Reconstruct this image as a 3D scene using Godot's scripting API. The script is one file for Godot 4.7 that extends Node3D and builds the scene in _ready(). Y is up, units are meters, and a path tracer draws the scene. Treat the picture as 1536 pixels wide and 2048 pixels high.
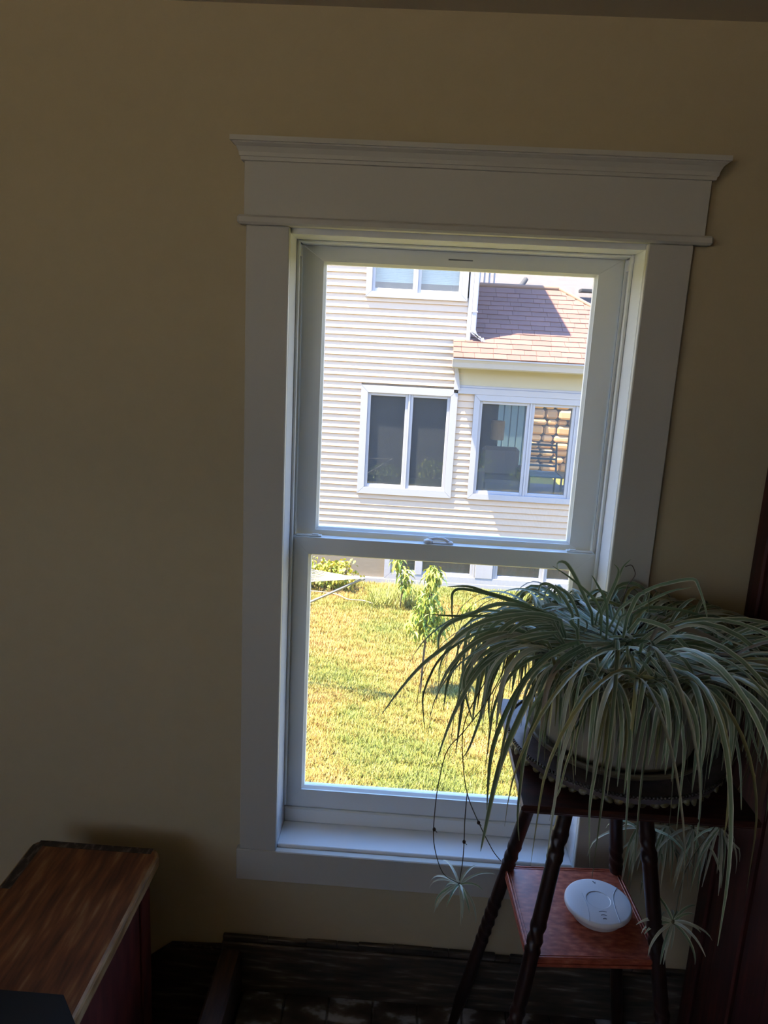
extends Node3D
# A sash window with a spider plant on a turned stand, and the neighbour's house across the lawn.
# x to the right, y up, the window wall is the plane z = 0 and the room lies at z > 0; the upstairs floor is y = 0.

const GROUND := -2.3
const HOUSE_Z := -10.5
var M := {}
var rng := RandomNumberGenerator.new()

# ---------------------------------------------------------------- mesh building
class MB:
	var v := PackedVector3Array()
	var n := PackedVector3Array()
	var c := PackedColorArray()
	var colored := false
	var col := Color(1, 1, 1)
	func tri3(a: Vector3, b: Vector3, d: Vector3, na: Vector3, nb: Vector3, nd: Vector3, ca := Color(1, 1, 1), cb := Color(1, 1, 1), cd := Color(1, 1, 1)) -> void:
		if (d - a).cross(b - a).dot(na + nb + nd) < 0.0:
			v.append_array([a, d, b]); n.append_array([na, nd, nb]); c.append_array([ca, cd, cb])
		else:
			v.append_array([a, b, d]); n.append_array([na, nb, nd]); c.append_array([ca, cb, cd])
	func tri(a: Vector3, b: Vector3, d: Vector3, hint: Vector3) -> void:
		var m := (d - a).cross(b - a)
		if m.length_squared() < 1e-18:
			return
		m = m.normalized()
		if m.dot(hint) < 0.0:
			m = -m
		tri3(a, b, d, m, m, m, col, col, col)
	func quad(a: Vector3, b: Vector3, d: Vector3, e: Vector3, hint: Vector3) -> void:
		tri(a, b, d, hint); tri(a, d, e, hint)
	func box(lo: Vector3, hi: Vector3, bev := 0.0) -> void:
		obox(Transform3D(Basis(), (lo + hi) * 0.5), hi - lo, bev)
	func obox(t: Transform3D, size: Vector3, bev := 0.0) -> void:
		var h := size * 0.5
		var b: float = min(bev, min(h.x, min(h.y, h.z)) * 0.95)
		for ax in 3:
			var u := (ax + 1) % 3
			var w := (ax + 2) % 3
			for s in [-1.0, 1.0]:
				var q := []
				for k in [[-1, -1], [1, -1], [1, 1], [-1, 1]]:
					var p := Vector3.ZERO
					p[ax] = s * h[ax]; p[u] = k[0] * (h[u] - b); p[w] = k[1] * (h[w] - b)
					q.append(t * p)
				var nn := Vector3.ZERO
				nn[ax] = s
				quad(q[0], q[1], q[2], q[3], t.basis * nn)
			if b > 0.0:
				for s in [-1.0, 1.0]:
					for r in [-1.0, 1.0]:
						var e := []
						for k in [-1.0, 1.0]:
							var p1 := Vector3.ZERO
							var p2 := Vector3.ZERO
							p1[ax] = k * (h[ax] - b); p1[u] = s * h[u]; p1[w] = r * (h[w] - b)
							p2[ax] = k * (h[ax] - b); p2[u] = s * (h[u] - b); p2[w] = r * h[w]
							e.append(t * p1); e.append(t * p2)
						var nn := Vector3.ZERO
						nn[u] = s; nn[w] = r
						quad(e[0], e[1], e[3], e[2], t.basis * nn)
		if b > 0.0:
			for sx in [-1.0, 1.0]:
				for sy in [-1.0, 1.0]:
					for sz in [-1.0, 1.0]:
						var s := Vector3(sx, sy, sz)
						tri(t * (s * Vector3(h.x, h.y - b, h.z - b)), t * (s * Vector3(h.x - b, h.y, h.z - b)), t * (s * Vector3(h.x - b, h.y - b, h.z)), t.basis * s)
	# a polygon in one plane (points given in 3D), pushed along a vector
	func prism(poly: Array, push: Vector3) -> void:
		var mid := Vector3.ZERO
		for p in poly: mid += p
		mid = mid / poly.size()
		for i in poly.size():
			var a: Vector3 = poly[i]
			var b: Vector3 = poly[(i + 1) % poly.size()]
			tri(a, b, mid, -push); tri(a + push, b + push, mid + push, push)
			quad(a, b, b + push, a + push, (a + b) * 0.5 - mid)
	# rows of points, smooth
	func grid(rows: Array, closed: bool, colors := []) -> void:
		var m: int = rows.size()
		var k: int = rows[0].size()
		var nr := []
		for i in m:
			var line := PackedVector3Array()
			for j in k:
				var du: Vector3 = rows[min(i + 1, m - 1)][j] - rows[max(i - 1, 0)][j]
				var j1 := (j + 1) % k if closed else mini(j + 1, k - 1)
				var j0 := (j - 1 + k) % k if closed else maxi(j - 1, 0)
				var dv: Vector3 = rows[i][j1] - rows[i][j0]
				var q := du.cross(dv)
				line.append(q.normalized() if q.length_squared() > 1e-20 else Vector3.UP)
			nr.append(line)
		var last := k if closed else k - 1
		for i in m - 1:
			for j in last:
				var j1 := (j + 1) % k
				var ca := Color(1, 1, 1); var cb := ca; var cc := ca; var cd := ca
				if colors.size():
					ca = colors[i][j]; cb = colors[i][j1]; cc = colors[i + 1][j1]; cd = colors[i + 1][j]
				tri3(rows[i][j], rows[i][j1], rows[i + 1][j1], nr[i][j], nr[i][j1], nr[i + 1][j1], ca, cb, cc)
				tri3(rows[i][j], rows[i + 1][j1], rows[i + 1][j], nr[i][j], nr[i + 1][j1], nr[i + 1][j], ca, cc, cd)
	func lathe(at: Vector3, prof: Array, segs := 40) -> void:
		var rows := []
		for p in prof:
			var r := PackedVector3Array()
			for s in segs:
				var a := TAU * s / segs
				r.append(at + Vector3(cos(a) * p[0], p[1], -sin(a) * p[0]))
			rows.append(r)
		rows.reverse()
		grid(rows, true)
	# a round bar through points; radii one number or one per point
	func tube(pts: Array, rad, sides := 8) -> void:
		var rows := []
		var side := Vector3.ZERO
		for i in pts.size():
			var d: Vector3 = (pts[min(i + 1, pts.size() - 1)] - pts[max(i - 1, 0)]).normalized()
			if side == Vector3.ZERO:
				side = d.cross(Vector3.UP if abs(d.y) < 0.95 else Vector3.RIGHT).normalized()
			side = (side - d * d.dot(side)).normalized()
			var up := side.cross(d)
			var r: float = rad[i] if rad is Array else rad
			var row := PackedVector3Array()
			for s in sides:
				var a := TAU * s / sides
				row.append(pts[i] + (side * cos(a) + up * sin(a)) * r)
			rows.append(row)
		var m := PackedVector3Array()
		grid(rows, true)
		for e in [0, pts.size() - 1]:
			var out: Vector3 = (pts[0] - pts[1]) if e == 0 else (pts[-1] - pts[-2])
			for s in sides:
				tri(pts[e], rows[e][s], rows[e][(s + 1) % sides], out)
	func mesh() -> ArrayMesh:
		var a := []
		a.resize(Mesh.ARRAY_MAX)
		a[Mesh.ARRAY_VERTEX] = v
		a[Mesh.ARRAY_NORMAL] = n
		if colored:
			a[Mesh.ARRAY_COLOR] = c
		var am := ArrayMesh.new()
		am.add_surface_from_arrays(Mesh.PRIMITIVE_TRIANGLES, a)
		return am

func V(x: float, y: float, z: float) -> Vector3:
	return Vector3(x, y, z)

func put(b: MB, called: String, m: Material, parent: Node = null) -> MeshInstance3D:
	return put_mesh(b.mesh(), called, m, parent)

func put_mesh(me: Mesh, called: String, m: Material, parent: Node = null) -> MeshInstance3D:
	var o := MeshInstance3D.new()
	o.name = called
	o.mesh = me
	o.material_override = m
	o.cast_shadow = GeometryInstance3D.SHADOW_CASTING_SETTING_ON
	(parent if parent else self).add_child(o, true)
	return o

func slab(called: String, m: Material, parent: Node, lo: Vector3, hi: Vector3, bev := 0.0) -> MeshInstance3D:
	var b := MB.new()
	b.box(lo, hi, bev)
	return put(b, called, m, parent)

func thing(called: String, label: String, category: String, at := Vector3.ZERO, group := "") -> Node3D:
	var o := Node3D.new()
	o.name = called
	add_child(o, true)
	o.position = at
	return tag(o, label, category, group)

func tag(o: Node, label: String, category: String, group := "") -> Node:
	o.set_meta("label", label)
	o.set_meta("category", category)
	if group:
		o.set_meta("group", group)
	return o

func setting(o: Node, label: String, category: String) -> Node:
	o.set_meta("kind", "structure")
	return tag(o, label, category)

func frame_node(called: String) -> Node3D:
	var o := Node3D.new()
	o.name = called
	add_child(o, true)
	return o

# smooth run through a few points
func spline(p: Array, per: int) -> Array:
	var out := []
	for i in p.size() - 1:
		var a: Vector3 = p[max(i - 1, 0)]
		var b: Vector3 = p[i]
		var c: Vector3 = p[i + 1]
		var d: Vector3 = p[min(i + 2, p.size() - 1)]
		for k in per:
			out.append(b.cubic_interpolate(c, a, d, float(k) / per))
	out.append(p[-1])
	return out

# ---------------------------------------------------------------- materials
func flat(color: Color, rough := 0.7, metal := 0.0) -> StandardMaterial3D:
	var m := StandardMaterial3D.new()
	m.albedo_color = color
	m.roughness = rough
	m.metallic = metal
	m.cull_mode = BaseMaterial3D.CULL_DISABLED
	return m

func noise_image(seed_: int, freq: float, size: int, stops: Array, octaves := 4) -> ImageTexture:
	var f := FastNoiseLite.new()
	f.seed = seed_
	f.frequency = freq
	f.noise_type = FastNoiseLite.TYPE_SIMPLEX_SMOOTH
	f.fractal_octaves = octaves
	var im := f.get_seamless_image(size, size)
	im.convert(Image.FORMAT_RGB8)
	var lut := []
	for i in 256:
		var t := i / 255.0
		var col: Color = stops[-1][1]
		for k in stops.size() - 1:
			if t <= stops[k + 1][0]:
				col = stops[k][1].lerp(stops[k + 1][1], clampf((t - stops[k][0]) / (stops[k + 1][0] - stops[k][0]), 0, 1))
				break
		lut.append(col)
	for y in size:
		for x in size:
			im.set_pixel(x, y, lut[int(im.get_pixel(x, y).r * 255.0)])
	im.generate_mipmaps()
	return ImageTexture.create_from_image(im)

# a material with a noise colour that lies on the surface in world space
func grained(tex: Texture2D, scale: Vector3, rough: float) -> StandardMaterial3D:
	var m := flat(Color(1, 1, 1), rough)
	m.albedo_texture = tex
	m.uv1_triplanar = true
	m.uv1_world_triplanar = true
	m.uv1_scale = scale
	return m

func make_materials() -> void:
	M.wall = grained(noise_image(1, 0.03, 256, [[0.0, Color(0.735, 0.68, 0.55)], [1.0, Color(0.75, 0.695, 0.565)]]), Vector3(2, 2, 2), 0.75)
	M.ceiling = flat(Color(0.80, 0.76, 0.68), 0.85)
	M.trim = flat(Color(0.76, 0.75, 0.715), 0.5)
	M.vinyl = flat(Color(0.90, 0.91, 0.90), 0.35)
	M.sill = flat(Color(0.90, 0.91, 0.92), 0.2)
	M.metal_white = flat(Color(0.75, 0.78, 0.8), 0.3, 0.3)
	M.dark_gap = flat(Color(0.08, 0.08, 0.08), 0.8)
	M.glass = flat(Color(0.95, 0.98, 0.97, 0.04), 0.0)
	M.glass.transparency = BaseMaterial3D.TRANSPARENCY_ALPHA
	var dark_stops := [[0.0, Color(0.17, 0.15, 0.125)], [0.45, Color(0.27, 0.24, 0.2)], [0.65, Color(0.33, 0.28, 0.23)], [0.8, Color(0.44, 0.4, 0.36)], [1.0, Color(0.58, 0.55, 0.52)]]
	M.baseboard = grained(noise_image(11, 0.02, 512, dark_stops, 5), Vector3(0.6, 4, 4), 0.5)
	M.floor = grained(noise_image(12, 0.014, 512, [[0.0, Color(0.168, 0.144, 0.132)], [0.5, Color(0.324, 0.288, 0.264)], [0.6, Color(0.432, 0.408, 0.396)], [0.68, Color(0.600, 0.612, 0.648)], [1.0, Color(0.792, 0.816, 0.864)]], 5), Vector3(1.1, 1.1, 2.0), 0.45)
	M.curb = grained(noise_image(13, 0.02, 256, [[0.0, Color(0.150, 0.088, 0.056)], [1.0, Color(0.375, 0.250, 0.163)]]), Vector3(6, 6, 0.8), 0.55)
	M.well = M.baseboard
	M.redwood = grained(noise_image(14, 0.02, 256, [[0.0, Color(0.17, 0.055, 0.04)], [0.5, Color(0.25, 0.09, 0.065)], [1.0, Color(0.36, 0.15, 0.105)]]), Vector3(8, 0.7, 8), 0.55)
	var worn := [[0.0, Color(0.26, 0.13, 0.07)], [0.35, Color(0.40, 0.215, 0.115)], [0.6, Color(0.48, 0.275, 0.15)], [0.8, Color(0.55, 0.37, 0.22)], [1.0, Color(0.6, 0.47, 0.36)]]
	M.worn_cap = grained(noise_image(15, 0.018, 512, worn, 5), Vector3(4.5, 4.5, 0.6), 0.5)
	M.worn_edge = grained(noise_image(16, 0.03, 256, [[0.0, Color(0.3, 0.19, 0.09)], [0.5, Color(0.58, 0.42, 0.24)], [1.0, Color(0.72, 0.62, 0.48)]]), Vector3(5, 5, 1), 0.5)
	M.worn_paint = grained(noise_image(17, 0.03, 256, [[0.0, Color(0.10, 0.07, 0.06)], [0.5, Color(0.2, 0.15, 0.13)], [1.0, Color(0.55, 0.52, 0.48)]]), Vector3(7, 7, 3), 0.5)
	M.maroon = grained(noise_image(18, 0.02, 256, [[0.0, Color(0.290, 0.109, 0.087)], [1.0, Color(0.493, 0.217, 0.174)]]), Vector3(3, 1, 3), 0.55)
	M.stand = grained(noise_image(19, 0.02, 256, [[0.0, Color(0.13, 0.055, 0.04)], [0.5, Color(0.22, 0.10, 0.07)], [1.0, Color(0.32, 0.16, 0.11)]]), Vector3(2, 9, 9), 0.4)
	M.stand_leg = grained(noise_image(20, 0.02, 256, [[0.0, Color(0.10, 0.05, 0.035)], [1.0, Color(0.22, 0.115, 0.08)]]), Vector3(9, 1, 9), 0.35)
	M.shelf = grained(noise_image(21, 0.025, 512, [[0.0, Color(0.48, 0.2, 0.14)], [0.5, Color(0.64, 0.32, 0.23)], [0.75, Color(0.71, 0.38, 0.28)], [1.0, Color(0.78, 0.52, 0.42)]], 5), Vector3(2.5, 5, 6), 0.35)
	M.pot = grained(noise_image(22, 0.02, 256, [[0.0, Color(0.6, 0.58, 0.52)], [1.0, Color(0.68, 0.66, 0.6)]]), Vector3(3, 3, 3), 0.4)
	M.saucer = flat(Color(0.42, 0.38, 0.30), 0.3)
	M.soil = grained(noise_image(23, 0.08, 128, [[0.0, Color(0.05, 0.035, 0.025)], [1.0, Color(0.2, 0.14, 0.09)]]), Vector3(8, 8, 8), 0.95)
	M.platter = grained(noise_image(24, 0.02, 256, [[0.0, Color(0.34, 0.31, 0.32)], [1.0, Color(0.46, 0.42, 0.43)]]), Vector3(6, 6, 6), 0.3)
	M.ornament = grained(noise_image(25, 0.035, 256, [[0.0, Color(0.16, 0.13, 0.09)], [0.4, Color(0.3, 0.28, 0.2)], [0.55, Color(0.45, 0.42, 0.22)], [0.7, Color(0.5, 0.5, 0.46)], [1.0, Color(0.68, 0.67, 0.62)]]), Vector3(9, 9, 9), 0.4)
	M.bead = flat(Color(0.32, 0.3, 0.28), 0.2, 0.5)
	M.plastic = flat(Color(0.90, 0.90, 0.91), 0.35)
	M.plastic_line = flat(Color(0.74, 0.76, 0.8), 0.4)
	M.plastic_grey = flat(Color(0.42, 0.44, 0.47), 0.5)
	M.leaf = flat(Color(1, 1, 1), 0.42)
	M.leaf.vertex_color_use_as_albedo = true
	M.leaf.backlight_enabled = true
	M.leaf.backlight = Color(0.35, 0.35, 0.3)
	M.runner = flat(Color(0.30, 0.28, 0.17), 0.6)
	M.dry = flat(Color(0.28, 0.2, 0.13), 0.8)
	M.black_shape = flat(Color(0.075, 0.065, 0.06), 0.7)
	# outdoors
	M.siding = grained(noise_image(31, 0.05, 256, [[0.0, Color(0.715, 0.635, 0.55)], [1.0, Color(0.74, 0.66, 0.575)]]), Vector3(1.5, 6, 1.5), 0.65)
	M.sheathing = flat(Color(0.484, 0.445, 0.390), 0.8)
	M.house_trim = flat(Color(0.62, 0.62, 0.64), 0.5)
	M.frieze = flat(Color(0.647, 0.624, 0.546), 0.6)
	M.house_glass = flat(Color(0.75, 0.8, 0.85, 0.04), 0.0)
	M.house_glass.transparency = BaseMaterial3D.TRANSPARENCY_ALPHA
	M.blind = flat(Color(0.50, 0.61, 0.65), 0.7)
	M.inside = flat(Color(0.27, 0.25, 0.26), 0.9)
	M.shed = flat(Color(0.27, 0.36, 0.38), 0.7)
	M.cloth_grey = flat(Color(0.5, 0.47, 0.43), 0.9)
	M.shade_cream = flat(Color(0.86, 0.76, 0.6), 0.8)
	M.teal = flat(Color(0.35, 0.55, 0.6), 0.6)
	M.shingles = []
	for k in 4:
		M.shingles.append(grained(noise_image(40 + k, 0.12, 128, [[0.0, Color(0.365 + 0.01 * k, 0.262 + 0.008 * k, 0.24 + 0.008 * k)], [1.0, Color(0.435 + 0.01 * k, 0.315 + 0.008 * k, 0.285 + 0.008 * k)]]), Vector3(6, 6, 6), 0.9))
	M.ridge_cap = flat(Color(0.484, 0.390, 0.335), 0.9)
	M.far_roof = grained(noise_image(45, 0.05, 128, [[0.0, Color(0.30, 0.275, 0.275)], [1.0, Color(0.36, 0.325, 0.325)]]), Vector3(0.6, 0.6, 0.6), 0.9)
	M.far_wall = flat(Color(0.36, 0.35, 0.34), 0.9)
	M.lawn = grained(noise_image(46, 0.03, 512, [[0.0, Color(0.343, 0.382, 0.117)], [0.5, Color(0.437, 0.406, 0.140)], [1.0, Color(0.515, 0.421, 0.187)]], 5), Vector3(0.4, 0.4, 0.4), 0.95)
	M.foliage = flat(Color(1, 1, 1), 0.55)
	M.foliage.vertex_color_use_as_albedo = true
	M.foliage.backlight_enabled = true
	M.foliage.backlight = Color(0.4, 0.4, 0.3)
	M.bark = flat(Color(0.328, 0.281, 0.218), 0.85)
	M.line_metal = flat(Color(0.515, 0.523, 0.515), 0.45, 0.3)
	M.line_white = flat(Color(0.702, 0.686, 0.640), 0.6)
	M.hose = flat(Color(0.577, 0.546, 0.452), 0.6)
	M.roof_dark = flat(Color(0.17, 0.175, 0.19), 0.8)
	M.bounce_paving = flat(Color(0.85, 0.80, 0.70), 0.9)
	M.stones = [flat(Color(0.72, 0.55, 0.36), 0.9), flat(Color(0.62, 0.48, 0.33), 0.9), flat(Color(0.78, 0.62, 0.44), 0.9)]
	M.own_outside = flat(Color(0.36, 0.34, 0.34), 0.8)

# ---------------------------------------------------------------- camera, sky, sun
func set_view() -> void:
	var cam := Camera3D.new()
	cam.name = "camera"
	cam.fov = rad_to_deg(2.0 * atan(1024.0 / 1500.0))
	cam.near = 0.05
	cam.far = 300.0
	add_child(cam)
	cam.position = Vector3(-0.081, 1.581, 1.567)
	cam.basis = Basis(Vector3.UP, 0.035) * Basis(Vector3.RIGHT, -0.218) * Basis(Vector3.BACK, 0.052)
	cam.current = true
	var we := WorldEnvironment.new()
	we.name = "world"
	var e := Environment.new()
	var sm := ProceduralSkyMaterial.new()
	sm.sky_top_color = Color(0.50, 0.68, 0.95)
	sm.sky_horizon_color = Color(0.93, 0.95, 0.97)
	sm.sky_curve = 0.15
	sm.sky_energy_multiplier = 1.35
	sm.ground_bottom_color = Color(0.45, 0.44, 0.36)
	sm.ground_horizon_color = Color(0.8, 0.85, 0.9)
	var sky := Sky.new()
	sky.sky_material = sm
	e.background_mode = Environment.BG_SKY
	e.sky = sky
	e.tonemap_mode = Environment.TONE_MAPPER_LINEAR
	e.tonemap_exposure = 3.35
	e.sdfgi_enabled = true
	e.ssao_enabled = true
	e.ssil_enabled = true
	we.environment = e
	add_child(we)
	var sun := DirectionalLight3D.new()
	sun.name = "sun"
	sun.light_color = Color(1.0, 0.93, 0.8)
	sun.light_energy = 3.5
	sun.light_angular_distance = 0.6
	sun.shadow_enabled = true
	sun.sky_mode = DirectionalLight3D.SKY_MODE_LIGHT_ONLY
	add_child(sun)
	sun.look_at_from_position(Vector3.ZERO, Vector3(0.336, -0.933, -0.127))

# ---------------------------------------------------------------- the room
func build_room() -> void:
	# the window wall: four pieces round the opening x -.365..+.365, y .385..1.815
	var b := MB.new()
	b.box(V(-2.6, -0.25, -0.16), V(-0.365, 2.4, 0), 0)
	b.box(V(0.365, -0.25, -0.16), V(0.95, 2.4, 0), 0)
	b.box(V(-0.365, 1.815, -0.16), V(0.365, 2.4, 0), 0)
	b.box(V(-0.365, -0.25, -0.16), V(0.365, 0.385, 0), 0)
	setting(put(b, "wall_front", M.wall), "plain tan plaster wall around the sash window", "wall")
	b = MB.new()
	b.box(V(-8, GROUND - 0.2, -0.26), V(-0.365, 3.0, -0.165), 0)
	b.box(V(0.365, GROUND - 0.2, -0.26), V(8, 3.0, -0.165), 0)
	b.box(V(-0.365, 1.815, -0.26), V(0.365, 3.0, -0.165), 0)
	b.box(V(-0.365, GROUND - 0.2, -0.26), V(0.365, 0.385, -0.165), 0)
	setting(put(b, "wall_outer", M.own_outside), "outer grey cladding of the house the window belongs to", "wall")
	b = MB.new()
	b.box(V(0.66, -0.25, 0), V(0.95, 2.4, 4.2), 0)
	setting(put(b, "wall_right", M.wall), "side wall right of the window behind dark red wood boards", "wall")
	# windows added out of view behind the camera for fill light: a wide one in the left wall and a smaller one in the back wall
	b = MB.new()
	b.box(V(-2.6, -0.25, 4.2), V(-2.1, 2.4, 4.35), 0)
	b.box(V(-1.1, -0.25, 4.2), V(0.95, 2.4, 4.35), 0)
	b.box(V(-2.1, -0.25, 4.2), V(-1.1, 1.0, 4.35), 0)
	b.box(V(-2.1, 2.05, 4.2), V(-1.1, 2.4, 4.35), 0)
	setting(put(b, "wall_back", M.wall), "tan wall with an added window opening at the far end of the room", "wall")
	b = MB.new()
	b.box(V(-2.75, -0.25, -0.16), V(-2.6, 2.4, 2.5), 0)
	b.box(V(-2.75, -0.25, 3.7), V(-2.6, 2.4, 4.35), 0)
	b.box(V(-2.75, -0.25, 2.5), V(-2.6, 1.1, 3.7), 0)
	b.box(V(-2.75, 2.05, 2.5), V(-2.6, 2.4, 3.7), 0)
	setting(put(b, "wall_left", M.wall), "tan wall with a wide added window opening at the left of the room", "wall")
	var w2 := frame_node("window_2")  # unseen window, added to let fill daylight in from the left
	setting(w2, "wide white window added out of view in the left wall for fill light", "window")
	b = MB.new()
	for z in [2.5, 3.07, 3.65]:
		b.box(V(-2.72, 1.1, z), V(-2.64, 2.05, z + 0.05), 0.004)
	b.box(V(-2.72, 1.1, 2.5), V(-2.64, 1.15, 3.7), 0.004)
	b.box(V(-2.72, 2.0, 2.5), V(-2.64, 2.05, 3.7), 0.004)
	put(b, "window_frame", M.vinyl, w2)
	slab("pane", M.glass, w2, V(-2.682, 1.1, 2.5), V(-2.678, 2.05, 3.7))
	var w3 := frame_node("window_3")  # unseen window, added for more daylight on the window wall
	setting(w3, "white window added out of view in the back wall for fill light", "window")
	b = MB.new()
	for x in [-2.1, -1.63, -1.16]:
		b.box(V(x, 1.0, 4.24), V(x + 0.06, 2.05, 4.32), 0.004)
	b.box(V(-2.1, 1.0, 4.24), V(-1.1, 1.06, 4.32), 0.004)
	b.box(V(-2.1, 1.99, 4.24), V(-1.1, 2.05, 4.32), 0.004)
	put(b, "window_frame", M.vinyl, w3)
	slab("pane", M.glass, w3, V(-2.1, 1.0, 4.278), V(-1.1, 2.05, 4.282))
	b = MB.new()
	b.box(V(-2.75, 2.195, -0.16), V(0.95, 2.4, 4.35), 0)
	setting(put(b, "ceiling", M.ceiling), "low plain ceiling above the window wall", "ceiling")
	b = MB.new()
	b.box(V(-2.75, 2.4, -0.3), V(0.95, 3.0, 4.35), 0)
	setting(put(b, "roof_of_room", M.own_outside), "roof above the room", "roof")
	# floor: planks right of the stairwell, a landing at the back and at the left
	var fl := frame_node("floor")
	setting(fl, "dark worn painted floor boards below the window", "floor")
	b = MB.new()
	b.box(V(-0.50, -0.25, 0), V(0.66, -0.022, 4.2), 0)
	b.box(V(-2.6, -0.25, 1.5), V(-0.5, 0, 4.2), 0)
	b.box(V(-2.6, -0.25, 0), V(-1.35, 0, 1.5), 0)
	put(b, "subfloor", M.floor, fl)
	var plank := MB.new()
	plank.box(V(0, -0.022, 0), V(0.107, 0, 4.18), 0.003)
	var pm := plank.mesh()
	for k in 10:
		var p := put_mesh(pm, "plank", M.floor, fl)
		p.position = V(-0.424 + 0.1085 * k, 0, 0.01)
	# the dark stairwell at the left
	b = MB.new()
	b.box(V(-1.45, -2.3, -0.16), V(-1.35, -0.0, 1.6), 0)
	b.box(V(-0.5, -2.3, -0.16), V(-0.4, -0.25, 1.6), 0)
	b.box(V(-1.45, -2.3, 1.5), V(-0.4, -0.25, 1.6), 0)
	b.box(V(-1.35, -2.3, -0.16), V(-0.5, -0.25, -0.004), 0)
	b.box(V(-1.45, -2.4, -0.16), V(-0.4, -2.3, 1.6), 0)
	setting(put(b, "wall_stairwell", M.well), "dark wooden stairwell walls at the lower left", "wall")
	b = MB.new()
	b.prism([V(-1.35, -0.25, 0.001), V(-0.477, -0.25, 0.001), V(-0.477, 0.118, 0.001), V(-0.606, 0.112, 0.001), V(-0.651, 0.055, 0.001), V(-1.35, -0.16, 0.001)], V(0, 0, 0.012))
	setting(put(b, "trim_3", M.well), "dark stained stair skirting board on the wall above the stairwell", "trim")
	b = MB.new()
	b.box(V(-0.606, 0.112, 0.013), V(-0.477, 0.122, 0.02), 0.002)
	setting(put(b, "trim_4", M.worn_paint), "thin worn ledge on top of the dark stair skirting", "trim")
	b = MB.new()
	b.box(V(-0.477, 0, 0.022), V(-0.425, 0.125, 1.5), 0.006)
	setting(put(b, "trim_5", M.curb), "brown wooden curb along the edge of the stairwell", "trim")
	# baseboard, its top edge a little uneven
	var bb := frame_node("baseboard_front")
	setting(bb, "dark stained baseboard with chipped top edge under the window", "baseboard")
	b = MB.new()
	b.box(V(-0.477, 0.0, 0.0005), V(0.655, 0.138, 0.02), 0.003)
	put(b, "board", M.baseboard, bb)
	b = MB.new()
	rng.seed = 4
	var x := -0.477
	var h := 0.152
	while x < 0.655:
		var w := rng.randf_range(0.03, 0.12)
		h = rng.randf_range(0.148, 0.156)
		b.box(V(x, 0.138, 0.0005), V(min(x + w, 0.655), h, 0.013), 0.002)
		x += w
	put(b, "cap_moulding", M.baseboard, bb)
	# dark red boards on the right wall
	var t2 := frame_node("trim_2")
	setting(t2, "dark red-brown vertical wood boards on the right wall", "trim")
	slab("backing", M.dark_gap, t2, V(0.655, 0, 0.021), V(0.66, 2.19, 1.6))
	var zz := 0.004
	var widths := [0.075, 0.05, 0.10, 0.10, 0.10, 0.10, 0.10, 0.10, 0.10, 0.10, 0.10, 0.10, 0.10, 0.10, 0.10]
	for k in widths.size():
		slab("board", M.redwood, t2, V(0.637 + (0.006 if k % 2 else 0.0), 0.0, zz + (0.022 if k == 0 else 0.0)), V(0.656, 2.19, zz + widths[k]), 0.004)
		zz += widths[k] + 0.005

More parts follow.
